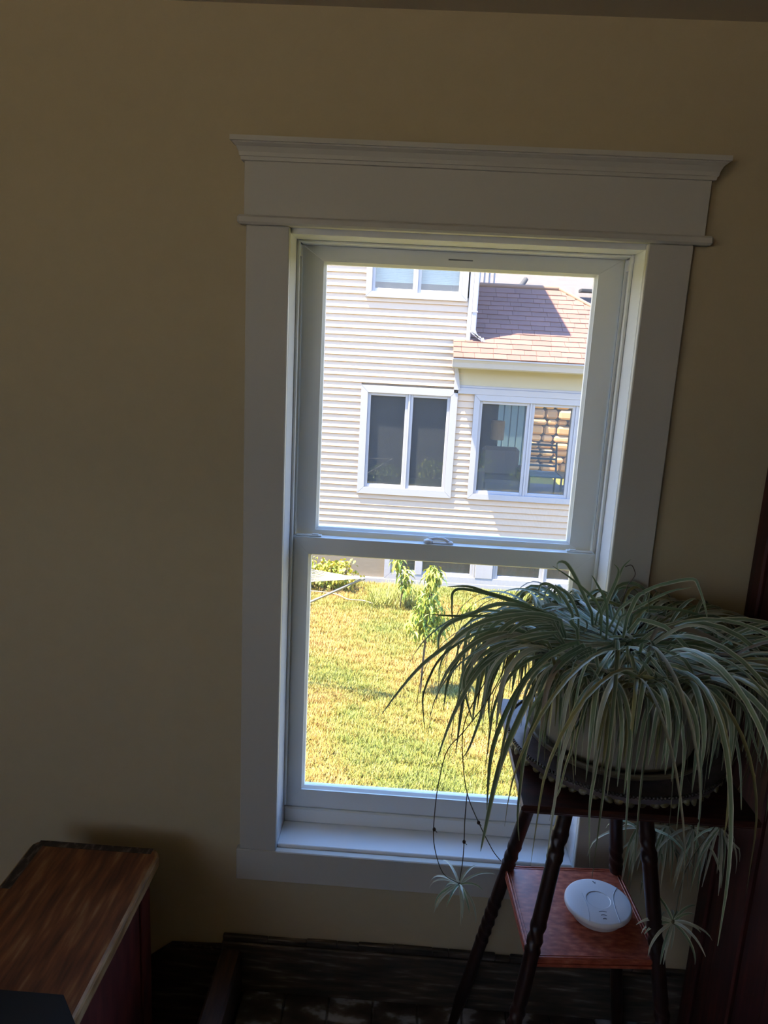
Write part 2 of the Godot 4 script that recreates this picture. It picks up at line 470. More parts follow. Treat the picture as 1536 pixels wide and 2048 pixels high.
func build_window() -> void:
	# casing
	var t := frame_node("trim_1")
	setting(t, "off-white painted window casing with crown moulding on top", "trim")
	slab("side_casing", M.trim, t, V(-0.436, 0.4005, 0), V(-0.35, 1.80, 0.018), 0.002)
	slab("side_casing", M.trim, t, V(0.35, 0.4005, 0), V(0.436, 1.80, 0.018), 0.002)
	slab("bottom_casing", M.trim, t, V(-0.444, 0.318, 0), V(0.444, 0.40, 0.019), 0.002)
	slab("fillet", M.trim, t, V(-0.452, 1.80, 0), V(0.468, 1.817, 0.03), 0.004)
	slab("head_board", M.trim, t, V(-0.44, 1.8172, 0), V(0.453, 1.922, 0.02), 0.001)
	var b := MB.new()
	var prof := [[0.0, 1.916], [0.004, 1.917], [0.005, 1.923], [0.007, 1.924], [0.008, 1.931], [0.012, 1.940], [0.018, 1.945], [0.018, 1.9475], [0.022, 1.948], [0.022, 1.957], [0.0, 1.958]]
	for i in prof.size() - 1:
		var p: Array = prof[i]
		var q: Array = prof[i + 1]
		var lo := [-0.442, 0.455]
		var a := V(lo[0] - p[0], p[1], 0.02 + p[0])
		var a2 := V(lo[0] - q[0], q[1], 0.02 + q[0])
		var c := V(lo[1] + p[0], p[1], 0.02 + p[0])
		var c2 := V(lo[1] + q[0], q[1], 0.02 + q[0])
		var out := V(0, -(q[0] - p[0]), q[1] - p[1]).normalized()
		b.quad(a, c, c2, a2, out)
		b.quad(a, a2, V(a2.x, a2.y, 0), V(a.x, a.y, 0), V(-out.z, out.y, 0))
		b.quad(c, c2, V(c2.x, c2.y, 0), V(c.x, c.y, 0), V(out.z, out.y, 0))
	put(b, "crown_moulding", M.trim, t)
	# jambs and sill
	var w := frame_node("window_1")
	setting(w, "white vinyl double-hung sash window looking onto the lawn", "window")
	slab("jamb", M.sill, w, V(-0.366, 0.386, -0.16), V(-0.35, 1.814, -0.0005))
	slab("jamb", M.sill, w, V(0.35, 0.386, -0.16), V(0.366, 1.814, -0.0005))
	slab("head_jamb", M.sill, w, V(-0.35, 1.789, -0.16), V(0.35, 1.8145, -0.0005), 0.001)
	slab("sill_board", M.sill, w, V(-0.35, 0.386, -0.16), V(0.35, 0.408, -0.0005), 0.0015)
	# vinyl frame with tracks
	b = MB.new()
	b.box(V(-0.3498, 0.408, -0.155), V(0.3498, 0.447, -0.088), 0.003)
	b.box(V(-0.3498, 0.447, -0.155), V(0.3498, 0.4605, -0.094), 0.002)
	put(b, "frame_sill", M.vinyl, w)
	b = MB.new()
	for s in [-1.0, 1.0]:
		var xs := [0.3438, 0.3498] if s > 0 else [-0.3498, -0.3438]
		for zz in [[-0.155, -0.148], [-0.122, -0.117], [-0.088, -0.076]]:
			b.box(V(xs[0], 0.4605, zz[0]), V(xs[1], 1.7888, zz[1]), 0.001)
	b.box(V(-0.3438, 1.7845, -0.155), V(0.3438, 1.7888, -0.078), 0.001)
	put(b, "track", M.vinyl, w)
	for s in [-1.0, 1.0]:
		slab("balance_block", M.plastic, w, V(s * 0.3465 - 0.003, 1.758, -0.113), V(s * 0.3465 + 0.003, 1.782, -0.093), 0.001)
	sash(w, "lower_sash", -0.3455, 0.3435, 0.461, 1.144, -0.308, 0.300, 0.499, 1.105, -0.116, -0.09)
	sash(w, "upper_sash", -0.3425, 0.3395, 1.128, 1.7835, -0.298, 0.291, 1.155, 1.752, -0.147, -0.124)
	# the lock on the meeting rail, tilt latches, the lift lip and the vent slot
	b = MB.new()
	b.lathe(V(-0.034, 1.1445, -0.104), [[0.0, 0.0], [0.011, 0.0], [0.011, 0.006], [0.006, 0.009], [0.0, 0.009]], 20)
	b.tube([V(-0.034, 1.152, -0.105), V(-0.018, 1.1545, -0.110), V(0.002, 1.154, -0.108), V(0.012, 1.150, -0.101)], [0.004, 0.0035, 0.0035, 0.004], 8)
	b.lathe(V(0.015, 1.1445, -0.103), [[0.0, 0.0], [0.008, 0.0], [0.008, 0.004], [0.005, 0.0065], [0.003, 0.0045], [0.0, 0.0045]], 20)
	b.box(V(-0.036, 1.1445, -0.110), V(0.018, 1.147, -0.098), 0.001)
	put(b, "sash_lock", M.plastic, w)
	for s in [-1.0, 1.0]:
		b = MB.new()
		b.box(V(s * 0.31 - 0.03, 1.1442, -0.112), V(s * 0.31 + 0.03, 1.1475, -0.097), 0.0015)
		b.box(V(s * 0.295 - 0.008, 1.1475, -0.109), V(s * 0.295 + 0.008, 1.1495, -0.100), 0.001)
		put(b, "tilt_latch", M.vinyl, w)
	slab("finger_slot", M.plastic_grey, w, V(-0.03, 1.7665, -0.1245), V(0.022, 1.769, -0.1236))

func sash(w: Node, called: String, x0: float, x1: float, y0: float, y1: float, gx0: float, gx1: float, gy0: float, gy1: float, zb: float, zf: float) -> void:
	var s := Node3D.new()
	s.name = called
	w.add_child(s, true)
	var g := 0.0002
	var names := ["stile", "rail", "stile", "rail"]
	var outer := [V(x0, y0, zb), V(x0, y1, zb), V(x1, y1, zb), V(x1, y0, zb)]
	var inner := [V(gx0, gy0, zb), V(gx0, gy1, zb), V(gx1, gy1, zb), V(gx1, gy0, zb)]
	for k in 4:
		var j := (k + 1) % 4
		var b := MB.new()
		var along: Vector3 = (outer[j] - outer[k]).normalized() * g
		b.prism([outer[k] + along, outer[j] - along, inner[j] - along, inner[k] + along], V(0, 0, zf - zb))
		# glazing bead: a narrow step and a slope towards the pane
		var ctr := V((gx0 + gx1) / 2, (gy0 + gy1) / 2, 0)
		var step := 0.005
		var q := []
		for p in [inner[k], inner[j]]:
			q.append(V(p.x + step * signf(ctr.x - p.x), p.y + step * signf(ctr.y - p.y), zf - 0.012))
		var a: Vector3 = V(inner[k].x, inner[k].y, zf - 0.004)
		var c: Vector3 = V(inner[j].x, inner[j].y, zf - 0.004)
		b.quad(a, c, q[1], q[0], V(0, 0, 1))
		b.quad(q[0], q[1], V(q[1].x, q[1].y, zb), V(q[0].x, q[0].y, zb), ctr - (q[0] + q[1]) * 0.5)
		put(b, names[k], M.vinyl, s)
	slab("pane", M.glass, s, V(gx0 + 0.003, gy0 + 0.003, zb + 0.006), V(gx1 - 0.003, gy1 - 0.003, zb + 0.009))

# ---------------------------------------------------------------- things in the room
func build_stair_wall() -> void:
	var o := thing("stair_half_wall", "low half wall with a worn brown wooden cap beside the stairwell", "half wall", V(-0.739, 0, 0.1))
	# cap: rounded far corners, rounded edge
	var hw := 0.146
	var y1 := 0.45
	var rows := []
	var outline := []
	for k in 14:
		var side := 1.0 if k < 7 else -1.0
		var ang := PI / 2 * (k if k < 7 else k - 1) / 6.0
		outline.append(Vector2(side * (hw - 0.028) + 0.028 * cos(ang), 0.028 - 0.028 * sin(ang)))
	outline.append(Vector2(-hw, 1.3))
	outline.append(Vector2(hw, 1.3))
	var ctr := Vector2(0, 0.65)
	for lv in [[0.0, y1 - 0.034, 0.006], [0.0, y1 - 0.028, 0.0], [0.0, y1 - 0.007, 0.0], [0.0, y1 - 0.002, 0.002], [0.0, y1, 0.007]]:
		var r := PackedVector3Array()
		for p in outline:
			var q: Vector2 = p
			var inx: float = -signf(q.x) * lv[2]
			var inz: float = lv[2] if q.y < 0.5 else -lv[2]
			r.append(V(q.x + inx, lv[1], q.y + inz))
		rows.append(r)
	var b := MB.new()
	for i in rows.size() - 1:
		for j in outline.size():
			var j1: int = (j + 1) % outline.size()
			var mid: Vector3 = (rows[i][j] + rows[i][j1]) * 0.5
			b.quad(rows[i][j], rows[i][j1], rows[i + 1][j1], rows[i + 1][j], V(mid.x * 4, 0.3 if i > 1 else 0.0, mid.z - 0.65))
	put(b, "cap_edge", M.worn_edge, o)
	b = MB.new()
	for lv in [0, 4]:
		var r: PackedVector3Array = rows[lv]
		for j in r.size():
			b.tri(r[j], r[(j + 1) % r.size()], V(ctr.x, r[0].y, ctr.y), V(0, 1 if lv else -1, 0))
	put(b, "cap_top", M.worn_cap, o)
	# remains of dark and pale paint along the far end and the left edge
	b = MB.new()
	b.box(V(-0.13, y1, 0.006), V(0.128, y1 + 0.0006, 0.024), 0)
	b.box(V(-0.14, y1, 0.02), V(-0.118, y1 + 0.0006, 0.16), 0)
	put(b, "paint_remains", M.worn_paint, o)
	slab("panel", M.maroon, o, V(-0.12, -2.29, 0.03), V(0.118, y1 - 0.034, 1.27), 0.004)
	slab("corner_board", M.maroon, o, V(0.112, -2.29, 0.022), V(0.124, y1 - 0.036, 0.075), 0.002)
	var k := MB.new()  # thin flat dark shape, not identified as any particular object
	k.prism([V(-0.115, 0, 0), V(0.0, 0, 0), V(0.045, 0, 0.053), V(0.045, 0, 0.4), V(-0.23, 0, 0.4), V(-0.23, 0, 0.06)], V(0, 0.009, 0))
	var bx := put(k, "dark_flat_shape", M.black_shape)
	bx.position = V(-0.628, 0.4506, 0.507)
	tag(bx, "flat black shape lying on the worn wooden cap at the lower left", "flat_shape")

func leg_shape(top: Vector3, foot: Vector3) -> MB:
	var b := MB.new()
	var d := (foot - top).normalized()
	var u := d.cross(Vector3.BACK).normalized()
	var w := u.cross(d)
	var rows := []
	var n := 120
	for i in n + 1:
		var t := float(i) / n
		var p := top.lerp(foot, t)
		var row := PackedVector3Array()
		for s in 16:
			var a := TAU * s / 16.0
			var r := 0.0138
			if (t > 0.12 and t < 0.17) or (t > 0.32 and t < 0.38) or (t > 0.50 and t < 0.66):
				r = 0.0136 + 0.0017 * cos(2.0 * a - t * 190.0)
			elif t > 0.9:
				r = 0.0138 - 0.004 * (t - 0.9) / 0.1
			elif (t > 0.112 and t < 0.12) or (t > 0.17 and t < 0.178) or (t > 0.38 and t < 0.388):
				r = 0.0155
			row.append(p + (u * cos(a) + w * sin(a)) * r)
		rows.append(row)
	b.grid(rows, true)
	for s in 16:
		b.tri(foot, rows[n][s], rows[n][(s + 1) % 16], d)
	return b

func build_stand() -> void:
	var o := thing("plant_stand", "dark reddish wooden plant stand with splayed turned legs and a lower shelf", "plant stand")
	var b := MB.new()
	b.box(V(0.133, 0.838, 0.056), V(0.527, 0.850, 0.450), 0.003)
	b.box(V(0.139, 0.8325, 0.062), V(0.521, 0.8385, 0.444), 0.002)
	put(b, "table_top", M.stand, o)
	b = MB.new()
	b.box(V(0.215, 0.806, 0.16), V(0.395, 0.8325, 0.355), 0.003)
	put(b, "apron", M.stand_leg, o)
	var at := [[0.243, 0.331, 0.110, 0.464], [0.373, 0.313, 0.505, 0.445], [0.227, 0.197, 0.094, 0.064], [0.357, 0.182, 0.489, 0.052]]
	for k in at:
		put(leg_shape(V(k[0], 0.832, k[1]), V(k[2], 0.0, k[3])), "leg", M.stand_leg, o)
	# shelf: turned a few degrees, moulded edges
	var c := [V(0.168, 0.5, 0.138), V(0.416, 0.5, 0.123), V(0.433, 0.5, 0.372), V(0.184, 0.5, 0.390)]
	b = MB.new()
	var low := []
	for p in c: low.append(p - V(0, 0.007, 0))
	b.prism(low, V(0, 0.007, 0))
	var mid: Vector3 = (c[0] + c[1] + c[2] + c[3]) / 4.0
	for lv in [[1.0, 0.985, -0.0105, -0.007], [1.0, 1.0, -0.0175, -0.0115]]:
		var q := []
		for p in c: q.append(mid + (p - mid) * lv[1] + V(0, lv[2], 0))
		b.prism(q, V(0, lv[3] - lv[2], 0))
	put(b, "shelf", M.shelf, o)
	for k in 4:
		var a: Vector3 = mid + (c[k] - mid) * 0.975
		var e: Vector3 = mid + (c[(k + 1) % 4] - mid) * 0.975
		b = MB.new()
		b.tube([a + V(0, 0.0002, 0), e + V(0, 0.0002, 0)], 0.0016, 6)
		a = mid + (c[k] - mid) * 0.93
		e = mid + (c[(k + 1) % 4] - mid) * 0.93
		b.tube([a + V(0, -0.0003, 0), e + V(0, -0.0003, 0)], 0.0013, 6)
		put(b, "edge_moulding", M.shelf, o)

func build_access_point() -> void:
	var o := thing("wireless_access_point", "round white plastic wireless access point lying on the stand's shelf", "access point", V(0.337, 0.5002, 0.264))
	var b := MB.new()
	b.lathe(Vector3.ZERO, [[0.0, 0.0], [0.046, 0.0], [0.050, 0.003], [0.056, 0.016], [0.0575, 0.018], [0.0575, 0.0192], [0.0, 0.0192]], 56)
	put(b, "base", M.plastic, o)
	b = MB.new()
	b.lathe(Vector3.ZERO, [[0.058, 0.0195], [0.0635, 0.0205], [0.0652, 0.0235], [0.0652, 0.0275], [0.0640, 0.0300], [0.061, 0.0316], [0.045, 0.0333], [0.0245, 0.0340], [0.0238, 0.0340], [0.0234, 0.0330], [0.0228, 0.0328], [0.0, 0.0328]], 64)
	put(b, "cover", M.plastic, o)
	var y := 0.0336
	b = MB.new()
	b.tube(spline([V(-0.029, y, -0.016), V(-0.027, y, 0.004), V(-0.026, y, 0.025), V(-0.0275, y - 0.001, 0.045), V(-0.029, y - 0.0025, 0.056)], 5), 0.0007, 6)
	b.tube(spline([V(0.047, y - 0.002, -0.041), V(0.036, y, -0.022), V(0.0305, y, -0.006), V(0.028, y, 0.020), V(0.0285, y - 0.001, 0.042), V(0.029, y - 0.0025, 0.056)], 5), 0.0009, 6)
	put(b, "seam_line", M.plastic_line, o)
	for k in 3:
		b = MB.new()
		var wd: float = [0.0075, 0.0055, 0.0035][k]
		b.tube(spline([V(0.001 - wd, y - 0.0002 * k, 0.0325 + 0.009 * k), V(0.001, y - 0.0002 * k, 0.031 + 0.009 * k), V(0.001 + wd, y - 0.0002 * k, 0.0325 + 0.009 * k)], 4), 0.0007, 6)
		put(b, "signal_mark", M.plastic_grey, o)
	b = MB.new()
	b.tube([V(0.001, y - 0.0008, -0.054), V(0.0045, y - 0.0002, -0.047)], 0.0009, 6)
	b.tube([V(0.0045, y - 0.0002, -0.047), V(0.0055, y - 0.0007, -0.052)], 0.0005, 6)
	put(b, "top_mark", M.plastic_grey, o)

func build_pot() -> void:
	var at := V(0.33, 0.8502, 0.25)
	var p := thing("platter", "round platter with beaded edge and raised floral rim under the plant pot", "platter", at)
	var b := MB.new()
	b.lathe(Vector3.ZERO, [[0.0, 0.0], [0.165, 0.0], [0.172, 0.002], [0.18, 0.006], [0.0, 0.006]], 72)
	put(b, "foot", M.stand, p)
	b = MB.new()
	b.lathe(Vector3.ZERO, [[0.0, 0.0061], [0.18, 0.0061], [0.186, 0.0085], [0.196, 0.016], [0.2, 0.026], [0.199, 0.0285], [0.196, 0.0295], [0.19, 0.0285], [0.17, 0.026], [0.0, 0.026]], 72)
	put(b, "dish", M.platter, p)
	# raised flowers and leaves round the outside
	rng.seed = 9
	var petal := MB.new()
	petal.lathe(Vector3.ZERO, [[0.0, -0.004], [0.006, -0.003], [0.0085, 0.0], [0.006, 0.003], [0.0, 0.004]], 10)
	var pm := petal.mesh()
	for k in 64:
		var a := TAU * k / 64.0
		var hgt := rng.randf_range(0.0125, 0.021)
		var rr := 0.184 + (hgt - 0.006) * 0.85
		var f := put_mesh(pm, "raised_flower" if k % 3 else "raised_leaf", M.ornament, p)
		f.position = V(cos(a) * rr, hgt, sin(a) * rr)
		f.basis = Basis(V(0, 1, 0), -a) * Basis(V(0, 0, 1), -0.9) * Basis(V(0, 1, 0), rng.randf() * 3.0) * Basis.from_scale(V(rng.randf_range(0.9, 1.5), 1.0, rng.randf_range(0.7, 1.1)))
	var bead := MB.new()
	bead.lathe(Vector3.ZERO, [[0.0, -0.0034], [0.0024, -0.0024], [0.0034, 0.0], [0.0024, 0.0024], [0.0, 0.0034]], 8)
	var bm := bead.mesh()
	for k in 190:
		var a := TAU * k / 190.0
		var f := put_mesh(bm, "bead", M.bead, p)
		f.position = V(cos(a) * 0.1985, 0.030, sin(a) * 0.1985)
	var s := thing("pot_saucer", "shallow olive-grey ceramic saucer between pot and platter", "saucer", at + V(0, 0.0262, 0))
	b = MB.new()
	b.lathe(Vector3.ZERO, [[0.0, 0.0], [0.13, 0.0], [0.15, 0.004], [0.163, 0.014], [0.166, 0.02], [0.164, 0.0225], [0.160, 0.021], [0.150, 0.010], [0.135, 0.0065], [0.0, 0.0065]], 64)
	put(b, "dish", M.saucer, s)
	b = MB.new()
	b.lathe(Vector3.ZERO, [[0.1625, 0.0225], [0.1665, 0.0215], [0.1672, 0.0235], [0.1645, 0.0250], [0.162, 0.0243]], 64)
	put(b, "rim", M.saucer, s)
	var q := thing("flower_pot", "large pale grey-green ceramic flower pot on the stand", "pot", at + V(0, 0.033, 0))
	b = MB.new()
	b.lathe(Vector3.ZERO, [[0.0, 0.0], [0.128, 0.0], [0.134, 0.003], [0.137, 0.010], [0.139, 0.014], [0.139, 0.02], [0.142, 0.024], [0.150, 0.07], [0.158, 0.12], [0.165, 0.165], [0.169, 0.182], [0.172, 0.186], [0.173, 0.193], [0.171, 0.198], [0.167, 0.198], [0.164, 0.193], [0.160, 0.165], [0.158, 0.15]], 72)
	put(b, "body", M.pot, q)
	b = MB.new()
	b.lathe(Vector3.ZERO, [[0.0, 0.178], [0.08, 0.176], [0.161, 0.170], [0.158, 0.15], [0.0, 0.15]], 40)
	put(b, "soil", M.soil, q)

# ---------------------------------------------------------------- the spider plant
const CROWN := Vector3(0.33, 1.066, 0.25)

# a strap leaf along a run of points: a shallow fold, green middle, pale margins
func strap_leaf(run: Array, width: float, tone: int, twist := 0.0, origin := Vector3.ZERO, lean := 0.0) -> ArrayMesh:
	var pts := []
	for p in run:
		pts.append(V(minf(p.x, 0.628 - origin.x), p.y, maxf(p.z, 0.03 - origin.z)))
	var mid := Color(0.15, 0.225, 0.115)
	var edge := Color(0.68, 0.70, 0.54)
	if tone == 1:
		mid = Color(0.15, 0.225, 0.115); edge = Color(0.30, 0.36, 0.20)
	elif tone == 2:
		mid = Color(0.38, 0.41, 0.3); edge = Color(0.66, 0.66, 0.54)
	elif tone == 3:
		mid = Color(0.26, 0.21, 0.15); edge = Color(0.34, 0.29, 0.22)
	elif tone == 4:
		mid = Color(0.22, 0.22, 0.09); edge = Color(0.48, 0.45, 0.22)
	var b := MB.new()
	b.colored = true
	var rows := []
	var cols := []
	var side := Vector3.ZERO
	var n := pts.size()
	for i in n:
		var t := float(i) / (n - 1)
		var d: Vector3 = (pts[min(i + 1, n - 1)] - pts[max(i - 1, 0)]).normalized()
		if side == Vector3.ZERO:
			side = d.cross(Vector3.UP + Vector3.BACK * lean)
			if side.length() < 0.2:
				side = d.cross(Vector3.BACK)
			side = side.normalized()
		side = (side - d * d.dot(side)).normalized()
		side = side.rotated(d, twist / n)
		var nor := side.cross(d)
		var w: float = width * 0.5 * minf(1.0, 0.55 + t * 3.0) * (1.0 - pow(t, 3.2)) + 0.0004
		var r := PackedVector3Array()
		var c := PackedColorArray()
		for u in [-1.0, -0.5, 0.0, 0.5, 1.0]:
			r.append(pts[i] + side * (u * w * 0.94) + nor * (absf(u) * w * 0.33))
			c.append(edge if absf(u) > 0.9 else mid.lerp(edge, 0.12 if u == 0.0 else 0.0))
		rows.append(r); cols.append(c)
	b.grid(rows, false, cols)
	return b.mesh()

# keep a leaf point out of the pot, the platter, the stand's top, the right wall
func clear_of(p: Vector3) -> Vector3:
	var q := p
	var f := Vector2(q.x - CROWN.x, q.z - CROWN.z)
	var least := 0.0
	if q.y < 0.905:
		least = 0.212
	elif q.y < 1.088:
		least = 0.182
	if f.length() < least and least > 0.0:
		f = f.normalized() * least
		q.x = CROWN.x + f.x; q.z = CROWN.z + f.y
	q.x = minf(q.x, 0.625)
	q.z = maxf(q.z, 0.035)
	return q

func free_leaf(base: Vector3, az: float, elev: float, length: float, droop: float, sway: float, stop := 0.7) -> Array:
	var pts := []
	var n := 14
	var p := base
	var e := elev
	var a := az
	for i in n + 1:
		pts.append(p)
		if p.y < stop and i > 4:
			break
		var d := V(cos(a) * cos(e), sin(e), sin(a) * cos(e))
		p += d * (length / n)
		if Vector2(p.x - CROWN.x, p.z - CROWN.z).length() > 0.02 or p.y > CROWN.y + 0.02:
			p = clear_of(p) if p.y > 0.905 or Vector2(p.x - CROWN.x, p.z - CROWN.z).length() > 0.17 else p
		e = maxf(e - droop / n * (1.3 - 0.4 * float(i) / n), -1.52)
		a += sway / n
	return pts

func plantlet(parent: Node, at: Vector3, count: int, length: float, down: float) -> void:
	var o := Node3D.new()
	o.name = "plantlet"
	parent.add_child(o, true)
	o.position = at
	for k in count:
		var az := TAU * k / count + rng.randf_range(-0.3, 0.3)
		var e := rng.randf_range(-0.9, 1.1) - down
		var pts := []
		var p := Vector3.ZERO
		var L := length * rng.randf_range(0.6, 1.15)
		for i in 9:
			pts.append(p)
			p += V(cos(az) * cos(e), sin(e), sin(az) * cos(e)) * (L / 8.0)
			e = maxf(e - rng.randf_range(0.1, 0.26), -1.5)
		put_mesh(strap_leaf(pts, 0.0052 * rng.randf_range(0.8, 1.2), 0 if k % 3 == 0 else 2, 0.0, at, 0.8), "leaf", M.leaf, o)
	var b := MB.new()
	b.lathe(Vector3.ZERO, [[0.0, -0.006], [0.003, -0.004], [0.004, 0.0], [0.002, 0.005], [0.0, 0.007]], 8)
	put(b, "crown", M.runner, o)

# traced runs of the leaves that stand out: width in mm, tone, then points in mm
var key_leaves := [
	[9,0,216,1109,270,161,1129,289,102,1126,303,43,1110,316,1,1077,328,-44,1039,339,-80,994,350,-110,949,360],
	[8,0,203,1104,270,171,1114,291,69,1100,306,18,1077,320,-12,1053,333,-28,1027,346,-39,993,357,-38,969,369,-32,935,380],
	[6,1,215,1107,250,121,1142,266,67,1159,279,30,1172,290,-7,1172,300],
	[5,1,215,1108,250,123,1137,261,68,1153,268,22,1162,275,5,1157,282,4,1141,288,6,1115,294,14,1091,300],
	[5,1,203,1099,270,146,1110,287,85,1123,299,32,1124,310,-2,1126,320,-37,1130,330],
	[8,0,216,1102,250,148,1130,261,87,1135,268,39,1114,275,4,1099,282,-13,1080,288,-15,1062,294,-15,1041,300],
	[9,0,211,1102,300,119,1086,329,80,1069,350,51,1045,369,24,1001,387,5,957,404,-11,901,420],
	[8,0,211,1104,300,142,1100,321,89,1085,337,47,1060,351,32,1040,364,29,1022,376,37,994,388,47,968,400],
	[7,0,202,1111,270,109,1126,284,56,1108,295,35,1086,304,31,1052,313,30,1017,322,37,978,330],
	[7,0,206,1113,270,117,1131,287,68,1115,299,48,1080,310,46,1037,320,47,1013,330],
	[8,0,207,1109,270,127,1124,287,78,1104,299,63,1062,310,58,1000,321,54,956,330,53,936,340],
	[9,0,205,1112,280,134,1124,299,92,1105,314,73,1060,327,70,999,339,61,937,350],
	[7,0,205,1108,280,143,1120,299,104,1095,314,85,1042,327,78,981,339,82,939,350],
	[7,0,206,1103,280,145,1100,301,102,1059,317,82,1016,332,68,964,345,50,902,358,38,884,370],
	[14,0,236,1113,360,183,1088,390,149,1058,411,127,1029,431,96,948,449,82,896,467,71,824,484,65,796,500],
	[10,1,228,1113,360,174,1102,385,134,1070,404,104,1024,421,82,967,437,74,932,452,72,895,466,72,858,480],
	[9,0,220,1108,360,165,1095,393,124,1059,418,101,1007,440,90,955,460,85,913,480],
	[11,0,240,1113,380,195,1100,403,167,1073,420,148,1023,435,133,977,449,125,945,462,122,913,475,120,858,488,125,820,500],
	[9,0,240,1113,380,203,1104,406,175,1071,426,163,1034,443,156,1004,460,154,981,475,153,951,490],
	[10,0,273,1115,380,252,1102,405,235,1082,424,220,1044,441,210,1013,457,203,989,472,201,970,486,201,943,500],
	[11,0,297,1117,380,276,1100,405,260,1064,423,250,1007,439,244,963,455,238,918,469,233,889,483,232,856,497,238,789,510],
	[8,0,232,1129,440,208,1107,453,197,1051,462,197,978,470,189,945,478,182,907,486,174,891,493,169,860,500],
	[8,0,249,1109,380,210,1105,409,193,1083,430,194,1020,449,197,979,467,201,938,484,203,916,500],
	[8,0,281,1116,380,264,1092,410,228,1039,433,211,1013,453,189,995,472,186,1031,490],
	[5,1,286,1108,240,275,1136,233,256,1155,229,222,1180,224,189,1199,220],
	[5,1,297,1087,240,287,1142,248,270,1172,254,252,1198,260],
	[8,0,288,1085,180,260,1137,174,238,1175,170,222,1193,167,209,1188,163,215,1165,160],
	[7,0,245,1090,200,224,1127,194,198,1151,190,180,1153,187,175,1138,183,182,1114,180],
	[6,0,255,1090,200,233,1132,193,208,1149,189,191,1141,184,185,1114,180],
	[6,0,288,1090,180,311,1128,167,328,1161,157,338,1185,148,354,1200,140],
	[8,0,297,1091,180,310,1124,170,324,1163,163,328,1181,156,320,1191,150],
	[7,0,310,1104,200,366,1159,210,407,1181,217,445,1192,223,455,1181,229,469,1147,235,478,1114,240],
	[6,0,315,1102,220,360,1145,237,398,1174,249,430,1187,260],
	[9,0,321,1113,260,333,1170,273,345,1175,283,350,1155,292,350,1116,300],
	[7,2,343,1086,320,370,1120,331,396,1142,339,428,1146,347,475,1125,353,521,1112,360],
	[10,3,361,1109,280,422,1115,280,477,1098,280,524,1078,280],
	[11,0,323,1130,280,374,1130,313,413,1098,338,443,1065,360,458,1043,380,455,1032,400],
	[9,0,376,1102,320,448,1096,337,482,1062,349,508,1023,360,522,974,370,546,911,380],
	[8,0,367,1102,320,427,1094,348,459,1051,368,482,989,386,497,926,404,503,853,420],
	[8,0,337,1111,360,389,1098,384,405,1054,402,412,991,417,421,928,432,424,864,446,420,799,460],
	[8,0,322,1114,380,349,1097,408,361,1046,428,367,986,446,368,907,464,366,819,480],
	[8,0,298,1113,380,317,1094,406,326,1043,426,325,981,443,319,919,460,317,838,475,315,776,490],
	[7,0,294,1112,380,298,1095,410,301,1036,433,297,967,453,296,889,472,295,820,490],
	[8,0,291,1125,400,267,1120,414,249,1098,425,260,1075,434,232,1053,443,219,1052,452,208,1064,460],
	[8,0,320,1110,360,329,1128,380,336,1117,394,346,1088,408,332,1074,420],
	[6,1,348,1102,200,387,1120,187,467,1112,177,531,1087,168,562,1070,160],
	[9,0,243,1088,260,220,1115,271,235,1124,279,247,1118,287,245,1104,293,233,1100,300],
]

